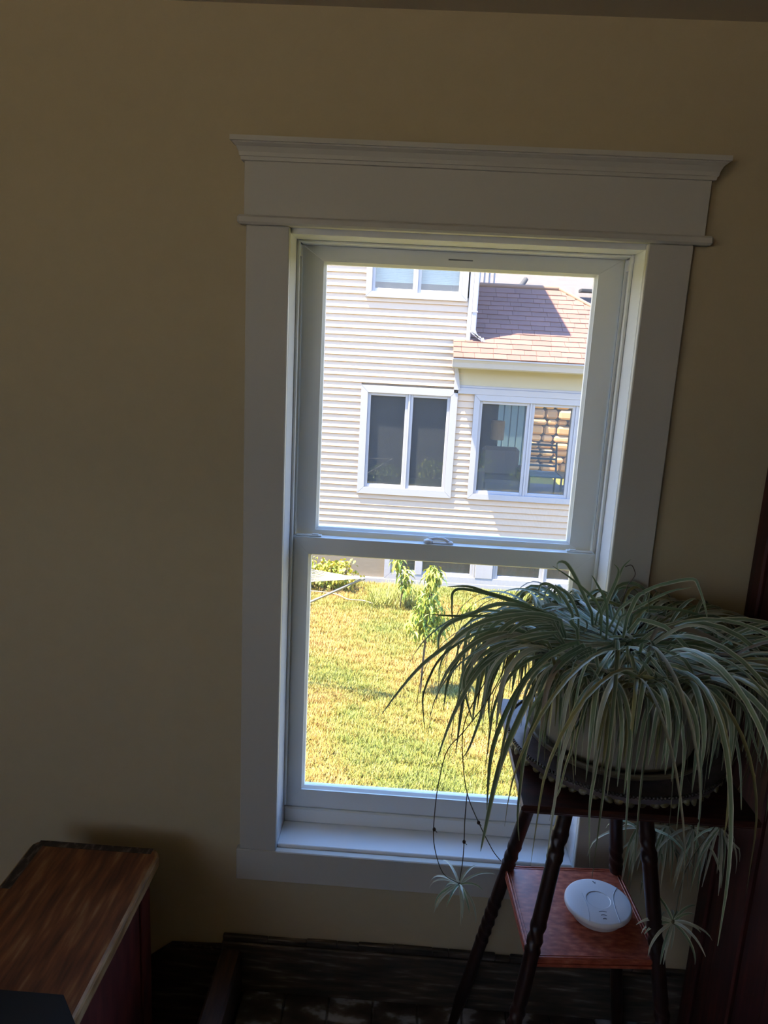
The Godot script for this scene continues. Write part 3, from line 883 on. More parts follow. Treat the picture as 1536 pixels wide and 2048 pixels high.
func build_plant() -> void:
	var o := thing("spider_plant", "large trailing spider plant with variegated strap leaves in the pot", "plant")
	for k in key_leaves:
		var pts := []
		for i in range(2, k.size(), 3):
			pts.append(V(k[i], k[i + 1], k[i + 2]) / 1000.0)
		pts = spline(pts, 3 if pts.size() > 5 else 4)
		pts[0] = V(pts[0].x, maxf(CROWN.y - 0.01, pts[0].y - 0.03), pts[0].z)
		put_mesh(strap_leaf(pts, k[0] / 1000.0, k[1], 0.3, Vector3.ZERO, 1.4), "leaf", M.leaf, o)
	rng.seed = 77
	# the body of the plant: tufts all over the soil, leaves arching out and hanging past the stand
	var inner := []
	var made := 0
	for k in 700:
		var short := k % 2 == 1
		var az := rng.randf() * TAU
		# angle 0 points right, PI/2 towards the viewer, PI left
		var keep := 0.75
		if az > 0.9 and az < 2.6: keep = 0.22
		elif az >= 2.6 and az < 4.0: keep = 0.45
		if not short and rng.randf() > keep:
			continue
		var r0 := sqrt(rng.randf()) * 0.14 if short else rng.randf_range(0.02, 0.14)
		var off := rng.randf() * TAU if short else az + rng.randf_range(-0.7, 0.7)
		var base := V(CROWN.x + cos(off) * r0, CROWN.y - 0.005 + 0.012 * rng.randf(), CROWN.z + sin(off) * r0)
		var left := maxf(0.0, -cos(az))
		var front := maxf(0.0, sin(az))
		var back := maxf(0.0, -sin(az))
		var elev := rng.randf_range(0.3, 0.9)
		var length := rng.randf_range(0.26, 0.46) + 0.06 * left + 0.10 * front * rng.randf() + 0.08 * maxf(0.0, cos(az)) * rng.randf()
		if left > 0.7: length = rng.randf_range(0.22, 0.38)
		length *= 1.0 - 0.35 * back
		if short:
			length = rng.randf_range(0.12, 0.24)
			elev = rng.randf_range(0.1, 0.9)
		var tone := 0
		var roll := rng.randf()
		if roll < 0.08: tone = 1
		elif roll < 0.22: tone = 2
		elif roll < 0.36: tone = 4
		elif roll < 0.39: tone = 3
		var stop := rng.randf_range(0.70, 0.84) if cos(az) < 0.5 else rng.randf_range(0.6, 0.8)
		var pts := free_leaf(base, az, elev, length, rng.randf_range(2.0, 2.9) * (1.1 if short else 1.0), rng.randf_range(-0.5, 0.5), stop)
		var me := strap_leaf(pts, rng.randf_range(0.0056, 0.0098) + (0.001 if short else 0.0), tone, rng.randf_range(-1.2, 1.2), Vector3.ZERO, rng.randf_range(0.0, 1.2))
		# up to 250 of these are parts of their own, the rest one dense part
		made += 1
		if made <= 250: put_mesh(me, "leaf", M.leaf, o)
		else: inner.append(me)
	var st := SurfaceTool.new()
	for me in inner: st.append_from(me, 0, Transform3D())
	var mass := put_mesh(st.commit(), "dense_leaves", M.leaf, o)
	mass.set_meta("kind", "stuff")
	# runners with plantlets and dried buds
	var runs := [
		[[115, 1085, 330], [80, 1010, 365], [40, 927, 350], [15, 856, 300], [6, 775, 270], [4, 690, 240], [8, 602, 220], [32, 519, 200], [66, 497, 200]],
		[[105, 1080, 330], [60, 1000, 345], [39, 925, 330], [45, 838, 300], [60, 758, 280], [89, 675, 240], [130, 581, 200], [152, 546, 186]],
		[[60, 758, 280], [60, 700, 280], [64, 640, 262], [69, 560, 220], [68, 505, 202]],
		[[470, 1075, 300], [545, 1000, 330], [556, 900, 330], [530, 800, 325], [482, 690, 320], [462, 645, 335], [448, 590, 360]],
	]
	for r in runs:
		var pts := []
		for q in r: pts.append(V(q[0], q[1], q[2]) / 1000.0)
		var b := MB.new()
		b.tube(spline(pts, 5), 0.0010, 5)
		put(b, "runner", M.runner, o)
	plantlet(o, V(0.068, 0.492, 0.200), 18, 0.085, 0.1)
	plantlet(o, V(0.446, 0.575, 0.36), 19, 0.078, 0.0)
	# more young plants hanging under the right side of the stand
	for q in [[0.438, 0.616, 0.140], [0.508, 0.614, 0.120], [0.543, 0.639, 0.160], [0.579, 0.671, 0.200], [0.500, 0.567, 0.080]]:
		var b := MB.new()
		b.tube(spline([V(q[0] * 0.4 + 0.22, 1.06, q[2] * 0.5 + 0.08), V(minf(q[0] + 0.07, 0.615), 1.02, q[2] - 0.02), V(minf(q[0] + 0.09, 0.622), 0.86, q[2]), V(q[0], q[1], q[2])], 5), 0.0011, 5)
		put(b, "runner", M.runner, o)
		plantlet(o, V(q[0], q[1], q[2]), 16, 0.14, 0.5)
	for q in [[0.064, 0.640, 0.262], [0.092, 0.668, 0.238], [0.006, 0.640, 0.23]]:
		var b := MB.new()
		b.lathe(V(q[0], q[1], q[2]), [[0.0, -0.005], [0.003, -0.003], [0.0036, 0.0], [0.002, 0.003], [0.0, 0.004]], 7)
		b.tube([V(q[0], q[1], q[2]), V(q[0] + 0.006, q[1] - 0.007, q[2])], 0.0007, 4)
		put(b, "dried_bud", M.dry, o)
	var curl := MB.new()
	curl.tube(spline([V(0.342, 1.104, 0.150), V(0.348, 1.135, 0.150), V(0.352, 1.151, 0.150), V(0.358, 1.161, 0.150), V(0.363, 1.172, 0.150), V(0.360, 1.182, 0.150), V(0.353, 1.191, 0.150), V(0.342, 1.187, 0.150)], 5), 0.0009, 5)
	put(curl, "dried_tendril", M.dry, o)

# ---------------------------------------------------------------- outdoors
func tuft_mesh(blades: int, hgt: float, wid: float, spread: float) -> ArrayMesh:
	var b := MB.new()
	for k in blades:
		var a := TAU * k / blades + rng.randf()
		var root := V(cos(a) * spread * rng.randf(), 0, sin(a) * spread * rng.randf())
		var tip := root + V(cos(a) * hgt * rng.randf_range(0.4, 1.0), hgt * rng.randf_range(0.5, 1.0), sin(a) * hgt * rng.randf_range(0.4, 1.0))
		var s := V(-sin(a), 0, cos(a)) * wid
		b.tri(root - s, root + s, tip, V(cos(a) * -0.3, 1, sin(a) * -0.3))
	return b.mesh()

func scatter(called: String, me: Mesh, xs: Array, cs: Array, m: Material, parent: Node = null) -> MultiMeshInstance3D:
	var mm := MultiMesh.new()
	mm.transform_format = MultiMesh.TRANSFORM_3D
	mm.use_colors = true
	mm.mesh = me
	mm.instance_count = xs.size()
	for i in xs.size():
		mm.set_instance_transform(i, xs[i])
		mm.set_instance_color(i, cs[i])
	var o := MultiMeshInstance3D.new()
	o.name = called
	o.multimesh = mm
	o.material_override = m
	(parent if parent else self).add_child(o, true)
	o.set_meta("kind", "stuff")
	return o

func build_ground() -> void:
	var b := MB.new()
	b.box(V(-60, GROUND - 0.3, -120), V(60, GROUND - 0.02, -0.27), 0)

	setting(put(b, "ground", M.lawn), "green and straw-coloured lawn between the two houses", "lawn")
	b = MB.new()
	b.box(V(-60, GROUND - 0.3, 4.6), V(60, GROUND - 0.02, 60), 0)  # pale ground added out of view, bounces warm sunlight up into the room
	b.box(V(-60, GROUND - 0.3, -0.27), V(-3.0, GROUND - 0.02, 4.6), 0)
	setting(put(b, "bounce_paving", M.bounce_paving), "pale ground added behind our own house to bounce sunlight indoors", "bounce_paving")
	rng.seed = 31
	var patch := FastNoiseLite.new()
	patch.seed = 8
	patch.frequency = 0.55
	var xs := []
	var cs := []
	for i in 42000:
		var z := -3.6 - 6.85 * pow(rng.randf(), 0.9)
		var x := rng.randf_range(-3.0, 3.0) * (0.55 + 0.45 * (-z / 10.0))
		var s := rng.randf_range(0.7, 1.3)
		xs.append(Transform3D(Basis(V(0, 1, 0), rng.randf() * TAU).scaled(V(s, s * rng.randf_range(0.7, 1.4), s)), V(x, GROUND - 0.02, z)))
		var d := patch.get_noise_2d(x, z) * 0.9 + rng.randf_range(-0.35, 0.35)
		if z > -6.0: d -= 0.22
		var g := Color(0.132, 0.162, 0.024)
		if d > 0.3: g = Color(0.312, 0.204, 0.060)
		elif d > 0.0: g = Color(0.264, 0.198, 0.039)
		elif d > -0.25: g = Color(0.192, 0.186, 0.030)
		g = g * rng.randf_range(0.8, 1.2)
		g.a = 1.0
		cs.append(g)
	var gr := scatter("grass", tuft_mesh(9, 0.05, 0.005, 0.05), xs, cs, M.foliage)
	tag(gr, "short sunlit grass blades of the lawn outside", "grass")

func leaf_cluster(parent: Node, count: int, spot: Callable, size: Vector2, colors: Array, hang: float) -> void:
	var b := MB.new()
	var l := size.x
	var w := size.y
	b.tri(V(0, 0, 0), V(-w, -l * 0.45, 0.1 * l), V(0, -l * 0.5, 0), V(0, 0.2, 1))
	b.tri(V(0, 0, 0), V(w, -l * 0.45, 0.1 * l), V(0, -l * 0.5, 0), V(0, 0.2, 1))
	b.tri(V(0, -l, -0.15 * l), V(-w, -l * 0.45, 0.1 * l), V(0, -l * 0.5, 0), V(0, 0.2, 1))
	b.tri(V(0, -l, -0.15 * l), V(w, -l * 0.45, 0.1 * l), V(0, -l * 0.5, 0), V(0, 0.2, 1))
	var xs := []
	var cs := []
	for i in count:
		var p: Vector3 = spot.call()
		var q := Basis(V(0, 1, 0), rng.randf() * TAU) * Basis(V(1, 0, 0), -rng.randf_range(0.1, 1.3) * hang)
		xs.append(Transform3D(q.scaled(Vector3.ONE * rng.randf_range(0.7, 1.25)), p))
		var g: Color = colors[rng.randi() % colors.size()] * rng.randf_range(1.25, 1.8)
		g.a = 1.0
		cs.append(g)
	scatter("foliage", b.mesh(), xs, cs, M.foliage, parent)

func ball(c: Vector3, r: Vector3) -> Vector3:
	var p := Vector3(rng.randfn(), rng.randfn(), rng.randfn()).normalized() * pow(rng.randf(), 0.45)
	return c + p * r

func peach_tree(called: String, label: String, at: Vector3, hgt: float, lobes: Array, count: int, seed_: int, size: Vector2) -> void:
	rng.seed = seed_
	var o := thing(called, label, "tree", at)
	var b := MB.new()
	b.tube(spline([V(0, -0.02, 0), V(0.01, hgt * 0.25, 0.01), V(0.03, hgt * 0.5, 0), V(0.06, hgt * 0.8, 0.0), V(0.06, hgt * 0.97, 0)], 4), 0.012, 8)
	put(b, "trunk", M.bark, o)
	for q in lobes:
		b = MB.new()
		b.tube(spline([V(0.02, hgt * 0.38, 0), V(q[0] * 0.6, q[1] * 0.85, q[2] * 0.6), V(q[0], q[1], q[2])], 4), 0.005, 6)
		put(b, "branch", M.bark, o)
	leaf_cluster(o, count, func():
		var q: Array = lobes[rng.randi() % lobes.size()]
		return ball(V(q[0], q[1], q[2]), V(q[3], q[4], q[3])), size, [Color(0.156, 0.204, 0.024), Color(0.216, 0.252, 0.030), Color(0.096, 0.156, 0.030), Color(0.252, 0.252, 0.036)], 0.9)

func build_garden() -> void:
	peach_tree("young_peach_tree", "young tree with drooping yellow-green leaves in the middle of the lawn", V(0.162, GROUND, -6.45), 1.55,
		[[0.05, 0.95, 0.0, 0.22, 0.24], [-0.06, 0.85, 0.03, 0.15, 0.16], [0.13, 0.8, -0.03, 0.15, 0.16], [0.02, 1.15, 0.02, 0.14, 0.16], [0.06, 1.42, 0.0, 0.10, 0.13]], 950, 51, Vector2(0.105, 0.014))
	peach_tree("slim_sapling", "slim sapling with drooping leaves beside the neighbour's basement windows", V(-0.14, GROUND, -9.3), 0.85,
		[[-0.08, 0.72, 0.0, 0.10, 0.12], [0.03, 0.55, 0.0, 0.10, 0.15], [0.08, 0.35, 0.0, 0.12, 0.16]], 190, 52, Vector2(0.13, 0.018))
	rng.seed = 53
	var h := thing("leafy_hedge", "dense yellow-green hedge along the neighbour's wall", "hedge", V(-1.7, GROUND, -10.0))
	var b := MB.new()
	for k in 9:
		b.tube([V(-2.4 + k * 0.38, -0.02, 0), V(-2.35 + k * 0.375, 0.4, rng.randf_range(-0.1, 0.1))], 0.012, 6)
	put(b, "stem", M.bark, h)
	leaf_cluster(h, 3300, func(): return ball(V(rng.randf_range(-2.6, 0.72), 0.26, 0), V(0.25, 0.27, 0.28)), Vector2(0.075, 0.028), [Color(0.216, 0.228, 0.024), Color(0.276, 0.252, 0.030), Color(0.120, 0.162, 0.024), Color(0.300, 0.240, 0.036)], 0.9)
	h = thing("tall_grass_clump", "loose clump of taller grass at the foot of the sapling", "grass clump", V(-0.15, GROUND - 0.02, -9.55))
	var xs := []
	var cs := []
	for i in 160:
		xs.append(Transform3D(Basis(V(0, 1, 0), rng.randf() * TAU), V(rng.randf_range(-0.45, 0.5), 0, rng.randf_range(-0.5, 0.35))))
		var g := Color(0.180, 0.204, 0.042) * rng.randf_range(0.8, 1.2)
		g.a = 1.0
		cs.append(g)
	scatter("blades", tuft_mesh(8, 0.24, 0.006, 0.05), xs, cs, M.foliage, h)
	h = thing("small_shrub", "small bright green shrub low on the lawn behind the plant", "shrub", V(0.88, GROUND, -9.1))
	b = MB.new()
	b.tube([V(0, -0.02, 0), V(0.01, 0.14, 0)], 0.01, 6)
	put(b, "stem", M.bark, h)
	leaf_cluster(h, 90, func(): return ball(V(0, 0.14, 0), V(0.14, 0.12, 0.14)), Vector2(0.09, 0.014), [Color(0.180, 0.228, 0.030), Color(0.240, 0.252, 0.036)], 0.9)
	# rotary clothes line, its post out of the picture at the left
	var c := thing("rotary_clothes_line", "metal arm of a rotary clothes line with white lines over the lawn", "clothes line", V(-2.1, GROUND, -6.6))
	b = MB.new()
	b.tube([V(0, -0.02, 0), V(0, 1.75, 0)], 0.022, 10)
	put(b, "post", M.line_metal, c)
	var tip := V(-0.53, -0.86, -6.1) - c.position
	b = MB.new()
	b.tube([V(0, 0.46, 0), tip], [0.017, 0.013], 10)
	b.tube([tip + V(-0.012, -0.01, 0), tip + V(0.01, 0.006, 0)], 0.019, 10)
	put(b, "arm", M.line_metal, c)
	var tip2 := V(-1.35, 1.42, -1.2)
	b = MB.new()
	b.tube([V(0, 0.46, 0), tip2], [0.017, 0.013], 10)
	put(b, "arm", M.line_metal, c)
	for k in 9:
		var f := 1.0 - 0.035 * k
		var e := V(-0.95 - 0.02 * k, 1.47 - 0.024 * k, -0.35 + 0.17 * k)
		b = MB.new()
		var a: Vector3 = tip * V(1, 1, 1) + V(-0.02, 0.0, 0.0)
		b.tube([a, a.lerp(e, 0.5) - V(0, 0.012, 0), e], 0.005, 5)
		put(b, "line", M.line_white, c)
	b = MB.new()
	b.tube(spline([V(-2.0, 0, 0.05), V(-1.5, 0.015, 0.02), V(-1.15, 0.02, 0.12), V(-0.95, 0.015, 0.30), V(-0.72, 0.02, 0.33), V(-0.56, 0.015, 0.42)], 6), 0.008, 6)
	var hs := put(b, "garden_hose", M.hose)
	hs.position = V(0, GROUND + 0.02, -9.72)
	tag(hs, "pale garden hose lying across the lawn", "hose")

# ------------------------------------------------ the neighbour's house
var house: Node3D
var holes := []

func house_window(called: String, x0: float, x1: float, y0: float, y1: float, splits: Array, t: float, label := "") -> MeshInstance3D:
	holes.append([x0, x1, y0, y1])
	var z := HOUSE_Z
	var b := MB.new()
	# mitred outer trim
	var o := [V(x0, y0, z - 0.04), V(x0, y1, z - 0.04), V(x1, y1, z - 0.04), V(x1, y0, z - 0.04)]
	var n := [V(x0 + t, y0 + t, z - 0.04), V(x0 + t, y1 - t, z - 0.04), V(x1 - t, y1 - t, z - 0.04), V(x1 - t, y0 + t, z - 0.04)]
	for k in 4:
		var j := (k + 1) % 4
		var d: Vector3 = (o[j] - o[k]).normalized() * 0.002
		b.prism([o[k] + d, o[j] - d, n[j] - d, n[k] + d], V(0, 0, 0.085))
	var w := put(b, called, M.house_trim, house)
	if label: w.set_meta("label", label)
	var xs := [x0 + t]
	xs.append_array(splits)
	xs.append(x1 - t)
	for k in xs.size() - 1:
		var a: float = xs[k] + (0.015 if k else 0.0)
		var e: float = xs[k + 1] - (0.015 if k < xs.size() - 2 else 0.0)
		b = MB.new()
		var f := 0.048
		b.box(V(a, y0 + t, z - 0.05), V(a + f, y1 - t, z + 0.012), 0.004)
		b.box(V(e - f, y0 + t, z - 0.05), V(e, y1 - t, z + 0.012), 0.004)
		b.box(V(a + f, y0 + t, z - 0.05), V(e - f, y0 + t + f, z + 0.012), 0.004)
		b.box(V(a + f, y1 - t - f, z - 0.05), V(e - f, y1 - t, z + 0.012), 0.004)
		put(b, "casement", M.house_trim, w)
		slab("pane", M.house_glass, w, V(a + f, y0 + t + f, z - 0.03), V(e - f, y1 - t - f, z - 0.027))
	for s in splits:
		slab("mullion", M.house_trim, w, V(s - 0.0148, y0 + t, z - 0.05), V(s + 0.0148, y1 - t, z + 0.03), 0.003)
	return w

func clapboard(x0: float, x1: float, y: float, h: float) -> void:
	var b := MB.new()
	var z := HOUSE_Z
	var t := 0.022
	b.prism([V(x0, y, z - 0.03), V(x0, y, z + t - 0.004), V(x0, y + 0.004, z + t), V(x0, y + h + 0.012, z - 0.0022), V(x0, y + h + 0.012, z - 0.03)], V(x1 - x0, 0, 0))
	put(b, "clapboard", M.siding, house)

func build_house() -> void:
	house = thing("neighbor_house", "beige clapboard house across the lawn with white-trimmed windows", "house")
	var z := HOUSE_Z
	var up := house_window("window", -0.96, 0.61, 2.31, 3.75, [-0.175], 0.09, "upper window with pale blue blinds")
	house_window("window", -0.965, 0.57, -0.79, 0.96, [-0.19], 0.11, "lower window with two dark panes")
	house_window("window", 0.835, 3.6, -0.78, 0.90, [1.74, 2.46, 3.1], 0.09, "wide window of the wing")
	house_window("window", -0.45, 3.6, -2.22, -1.50, [0.121, 1.04, 1.37, 2.19, 2.9], 0.10, "row of basement windows at the lawn")
	# blinds behind the upper window: many thin slats
	var b := MB.new()
	for k in 46:
		b.obox(Transform3D(Basis(V(1, 0, 0), 0.5), V(-0.175, 2.56 + k * 0.025, z - 0.1)), V(1.36, 0.024, 0.002), 0)
	put(b, "blind_slat", M.blind, up)
	# walls behind the cladding, with the openings
	b = MB.new()
	wall_with_holes(b, -6.0, 0.66, GROUND - 0.2, 5.2)
	wall_with_holes(b, 0.66, 3.8, GROUND - 0.2, 1.35)
	b.box(V(0.5, 1.2, -18), V(0.655, 5.2, z - 0.02), 0)
	b.box(V(3.65, GROUND - 0.2, -14.2), V(3.8, 1.35, z - 0.16), 0)
	b.box(V(-6.0, GROUND - 0.2, -18), V(-5.85, 5.2, z - 0.16), 0)
	put(b, "wall", M.sheathing, house)
	# rooms behind the windows
	b = MB.new()
	b.box(V(-5.8, -1.25, -14.2), V(3.65, -1.1, z - 0.16), 0)
	b.box(V(-5.8, 1.15, -14.2), V(3.65, 1.2, z - 0.16), 0)
	b.box(V(-5.8, -1.1, -14.2), V(0.7, 1.15, -14.05), 0)
	b.box(V(0.7, 0.95, -14.2), V(3.65, 1.15, -14.05), 0)
	b.box(V(0.7, -1.1, -14.2), V(1.62, 0.95, -14.05), 0)
	b.box(V(0.62, -1.1, -14.2), V(0.7, 1.15, z - 0.16), 0)
	b.box(V(-5.8, 1.9, -14), V(0.5, 2.0, z - 0.16), 0)
	b.box(V(-5.8, 2.0, -14), V(0.5, 5.1, -13.9), 0)
	b.box(V(-5.8, GROUND - 0.1, -13.2), V(3.65, -1.25, -13), 0)
	put(b, "interior", M.inside, house)
	for x in [2.2, 3.12]:
		slab("interior_post", M.dark_gap, house, V(x, -1.1, -14.2), V(x + 0.12, 0.95, -14.08), 0.01)
	# clapboards: lower facade of both parts, upper facade of the tall part
	var e := 0.104
	var y := -1.50
	while y < 3.55:
		var right := 3.7 if y + e < 1.05 else 0.632
		var left := -5.9
		var cuts := [[left, right]]
		for hq in holes:
			if y + e * 0.5 > hq[2] and y + e * 0.5 < hq[3]:
				var nc := []
				for c in cuts:
					if hq[0] > c[0] + 0.02: nc.append([c[0], minf(c[1], hq[0])])
					if hq[1] < c[1] - 0.02: nc.append([maxf(c[0], hq[1]), c[1]])
				cuts = nc
		for c in cuts:
			if y + e > 0.9 and c[1] > 0.7: c[1] = 0.5
			if c[1] - c[0] > 0.03: clapboard(c[0] + 0.002, c[1] - 0.002, y, e)
		y += e
	# white base board at the lawn and corner boards
	slab("base_board", M.house_trim, house, V(-5.9, GROUND - 0.1, z - 0.02), V(3.7, -2.222, z + 0.05), 0.006)
	slab("post", M.house_trim, house, V(1.06, -2.12, z - 0.05), V(1.35, -1.6, z + 0.05), 0.006)
	slab("post", M.house_trim, house, V(0.06, -2.12, z - 0.05), V(0.18, -1.6, z + 0.05), 0.006)
	slab("corner_board", M.house_trim, house, V(0.632, 1.70, z - 0.02), V(0.70, 5.2, z + 0.035), 0.006)
	slab("side_corner_board", M.house_trim, house, V(0.66, 1.70, z - 0.14), V(0.705, 5.2, z - 0.021), 0.004)
	# downspout with its elbow
	b = MB.new()
	b.box(V(0.70, 1.86, z + 0.005), V(0.775, 5.0, z + 0.06), 0.012)
	for yy in [2.15, 3.4]:
		b.box(V(0.69, yy, z + 0.0), V(0.785, yy + 0.02, z + 0.066), 0.003)
	put(b, "downspout", M.house_trim, house)
	b = MB.new()
	for k in 7:
		var a := k / 6.0 * 1.0
		b.obox(Transform3D(Basis(V(0, 0, 1), 1.57 - a * 1.1), V(0.738 + 0.02 * k * (0.4 + a), 1.86 - 0.021 * k, z + 0.034)), V(0.035, 0.088, 0.065), 0.006)
	put(b, "spout_elbow", M.house_trim, house)
	# frieze, bracket and gutter of the wing
	slab("frieze", M.frieze, house, V(0.5, 1.02, z - 0.02), V(3.7, 1.36, z + 0.02), 0.004)
	slab("head_trim", M.house_trim, house, V(0.5, 0.90, z - 0.02), V(3.7, 1.0, z + 0.045), 0.006)
	slab("head_trim", M.house_trim, house, V(0.55, 1.0, z - 0.02), V(3.7, 1.035, z + 0.03), 0.004)
	b = MB.new()
	b.prism([V(0.5, 1.36, z + 0.03), V(0.5, 0.96, z + 0.03), V(0.6, 0.96, z + 0.03), V(0.535, 1.36, z + 0.03)], V(0, 0, 0.03))
	put(b, "bracket", M.house_trim, house)
	b = MB.new()
	b.box(V(0.44, 1.335, z + 0.0), V(3.8, 1.35, z + 0.36), 0.003)
	put(b, "soffit", M.house_trim, house)
	b = MB.new()
	b.prism([V(0.435, 1.30, z + 0.34), V(0.435, 1.345, z + 0.32), V(0.435, 1.455, z + 0.32), V(0.435, 1.455, z + 0.44), V(0.435, 1.43, z + 0.44), V(0.435, 1.39, z + 0.41), V(0.435, 1.32, z + 0.38)], V(3.4, 0, 0))
	put(b, "gutter", M.house_trim, house)
	build_wing_roof()
	# the tall part's own roof
	b = MB.new()
	b.box(V(-6.4, 5.2, -18.4), V(1.06, 5.34, z + 0.25), 0)
	put(b, "eaves", M.house_trim, house)
	b = MB.new()
	for q in [[V(-6.4, 5.34, z + 0.25), V(1.06, 5.34, z + 0.25)], [V(1.06, 5.34, z + 0.25), V(1.06, 5.34, -18.4)], [V(1.06, 5.34, -18.4), V(-6.4, 5.34, -18.4)], [V(-6.4, 5.34, -18.4), V(-6.4, 5.34, z + 0.25)]]:
		b.tri(q[0], q[1], V(-2.7, 6.8, -14.3), V(0, 1, 0))
	put(b, "upper_roof", M.ridge_cap, house)
	# things to be seen inside through the panes
	var lamp := thing("table_lamp", "cream lampshade inside the wing's left window", "lamp", V(1.52, -1.1, -13.0))
	b = MB.new()
	b.lathe(Vector3.ZERO, [[0.0, 0.0], [0.14, 0.0], [0.13, 0.02], [0.02, 0.05], [0.015, 1.05], [0.0, 1.05]], 16)
	put(b, "base", M.dark_gap, lamp)
	b = MB.new()
	b.lathe(Vector3.ZERO, [[0.13, 1.02], [0.13, 1.38], [0.11, 1.38], [0.11, 1.02]], 20)
	put(b, "shade", M.shade_cream, lamp)
	var chair := thing("armchair", "grey armchair inside the wing's left window", "armchair", V(1.55, -1.1, -12.2))
	b = MB.new()
	b.box(V(-0.35, 0.0, -0.35), V(0.35, 0.42, 0.35), 0.05)
	put(b, "seat", M.cloth_grey, chair)
	slab("backrest", M.cloth_grey, chair, V(-0.35, 0.4, -0.38), V(0.35, 0.95, -0.2), 0.06)
	for s in [-1.0, 1.0]:
		slab("armrest", M.cloth_grey, chair, V(s * 0.4 - 0.08, 0.0, -0.38), V(s * 0.4 + 0.08, 0.62, 0.36), 0.05)
	var rail := thing("slatted_lounge_chair", "pale slatted chair inside the wing's middle window", "chair", V(2.42, -1.1, -12.75))
	for k in 6:
		slab("slat", M.teal, rail, V(-0.3, 0.42 + 0.0 * k, -0.35 + k * 0.12), V(0.3, 0.445, -0.27 + k * 0.12), 0.005)
	for s in [-1.0, 1.0]:
		b = MB.new()
		b.tube([V(s * 0.3, 0, 0.3), V(s * 0.3, 0.43, 0.32), V(s * 0.3, 0.44, -0.3), V(s * 0.3, 1.0, -0.5)], 0.02, 8)
		b.tube([V(s * 0.3, 0, -0.35), V(s * 0.3, 0.45, -0.3)], 0.02, 8)
		put(b, "side_frame", M.line_metal, rail)
	for k in 4:
		b = MB.new()
		b.tube([V(-0.3, 0.55 + 0.13 * k, -0.34 - 0.045 * k), V(0.3, 0.55 + 0.13 * k, -0.34 - 0.045 * k)], 0.022, 8)
		put(b, "back_slat", M.teal, rail)
	var sh := thing("garden_shed", "blue-green plank shed seen through the wing's left window", "shed", V(2.75, GROUND, -21.0))
	slab("body", M.shed, sh, V(-0.6, -0.1, -1.2), V(0.62, 2.5, -0.05))
	for k in 6:
		slab("plank", M.shed, sh, V(-0.6 + 0.205 * k, 0.0, -0.06), V(-0.425 + 0.205 * k, 2.5, 0.0), 0.01)
	slab("roof", M.roof_dark, sh, V(-0.75, 2.5, -1.35), V(0.77, 2.58, 0.15), 0.02)
	# stone wall behind the house, seen through the wing
	var sw := thing("stone_garden_wall", "sunlit tan stone garden wall seen through the wing's middle window", "stone wall", V(3.9, GROUND, -22.5))
	rng.seed = 61
	slab("core", M.far_wall, sw, V(-0.4, -0.1, -0.6), V(3.0, 2.7, -0.25))
	var yy := 0.2
	while yy < 2.7:
		var hh := rng.randf_range(0.2, 0.32)
		var xx := -0.35
		while xx < 2.0:
			var ww := rng.randf_range(0.3, 0.6)
			slab("stone", M.stones[rng.randi() % 3], sw, V(xx, yy, -0.3), V(xx + ww - 0.03, yy + hh - 0.03, rng.randf_range(-0.12, 0.05)), 0.06)
			xx += ww
		yy += hh

func wall_with_holes(b: MB, x0: float, x1: float, y0: float, y1: float) -> void:
	var xs := [x0, x1]
	var ys := [y0, y1]
	for h in holes:
		for k in 2:
			if h[k] > x0 and h[k] < x1: xs.append(h[k])
			if h[2 + k] > y0 and h[2 + k] < y1: ys.append(h[2 + k])
	xs.sort(); ys.sort()
	for i in xs.size() - 1:
		for j in ys.size() - 1:
			var cx: float = (xs[i] + xs[i + 1]) / 2
			var cy: float = (ys[j] + ys[j + 1]) / 2
			var inside := false
			for h in holes:
				if cx > h[0] and cx < h[1] and cy > h[2] and cy < h[3]: inside = true
			if not inside and xs[i + 1] - xs[i] > 0.001 and ys[j + 1] - ys[j] > 0.001:
				b.box(V(xs[i], ys[j], HOUSE_Z - 0.16), V(xs[i + 1], ys[j + 1], HOUSE_Z - 0.02), 0)

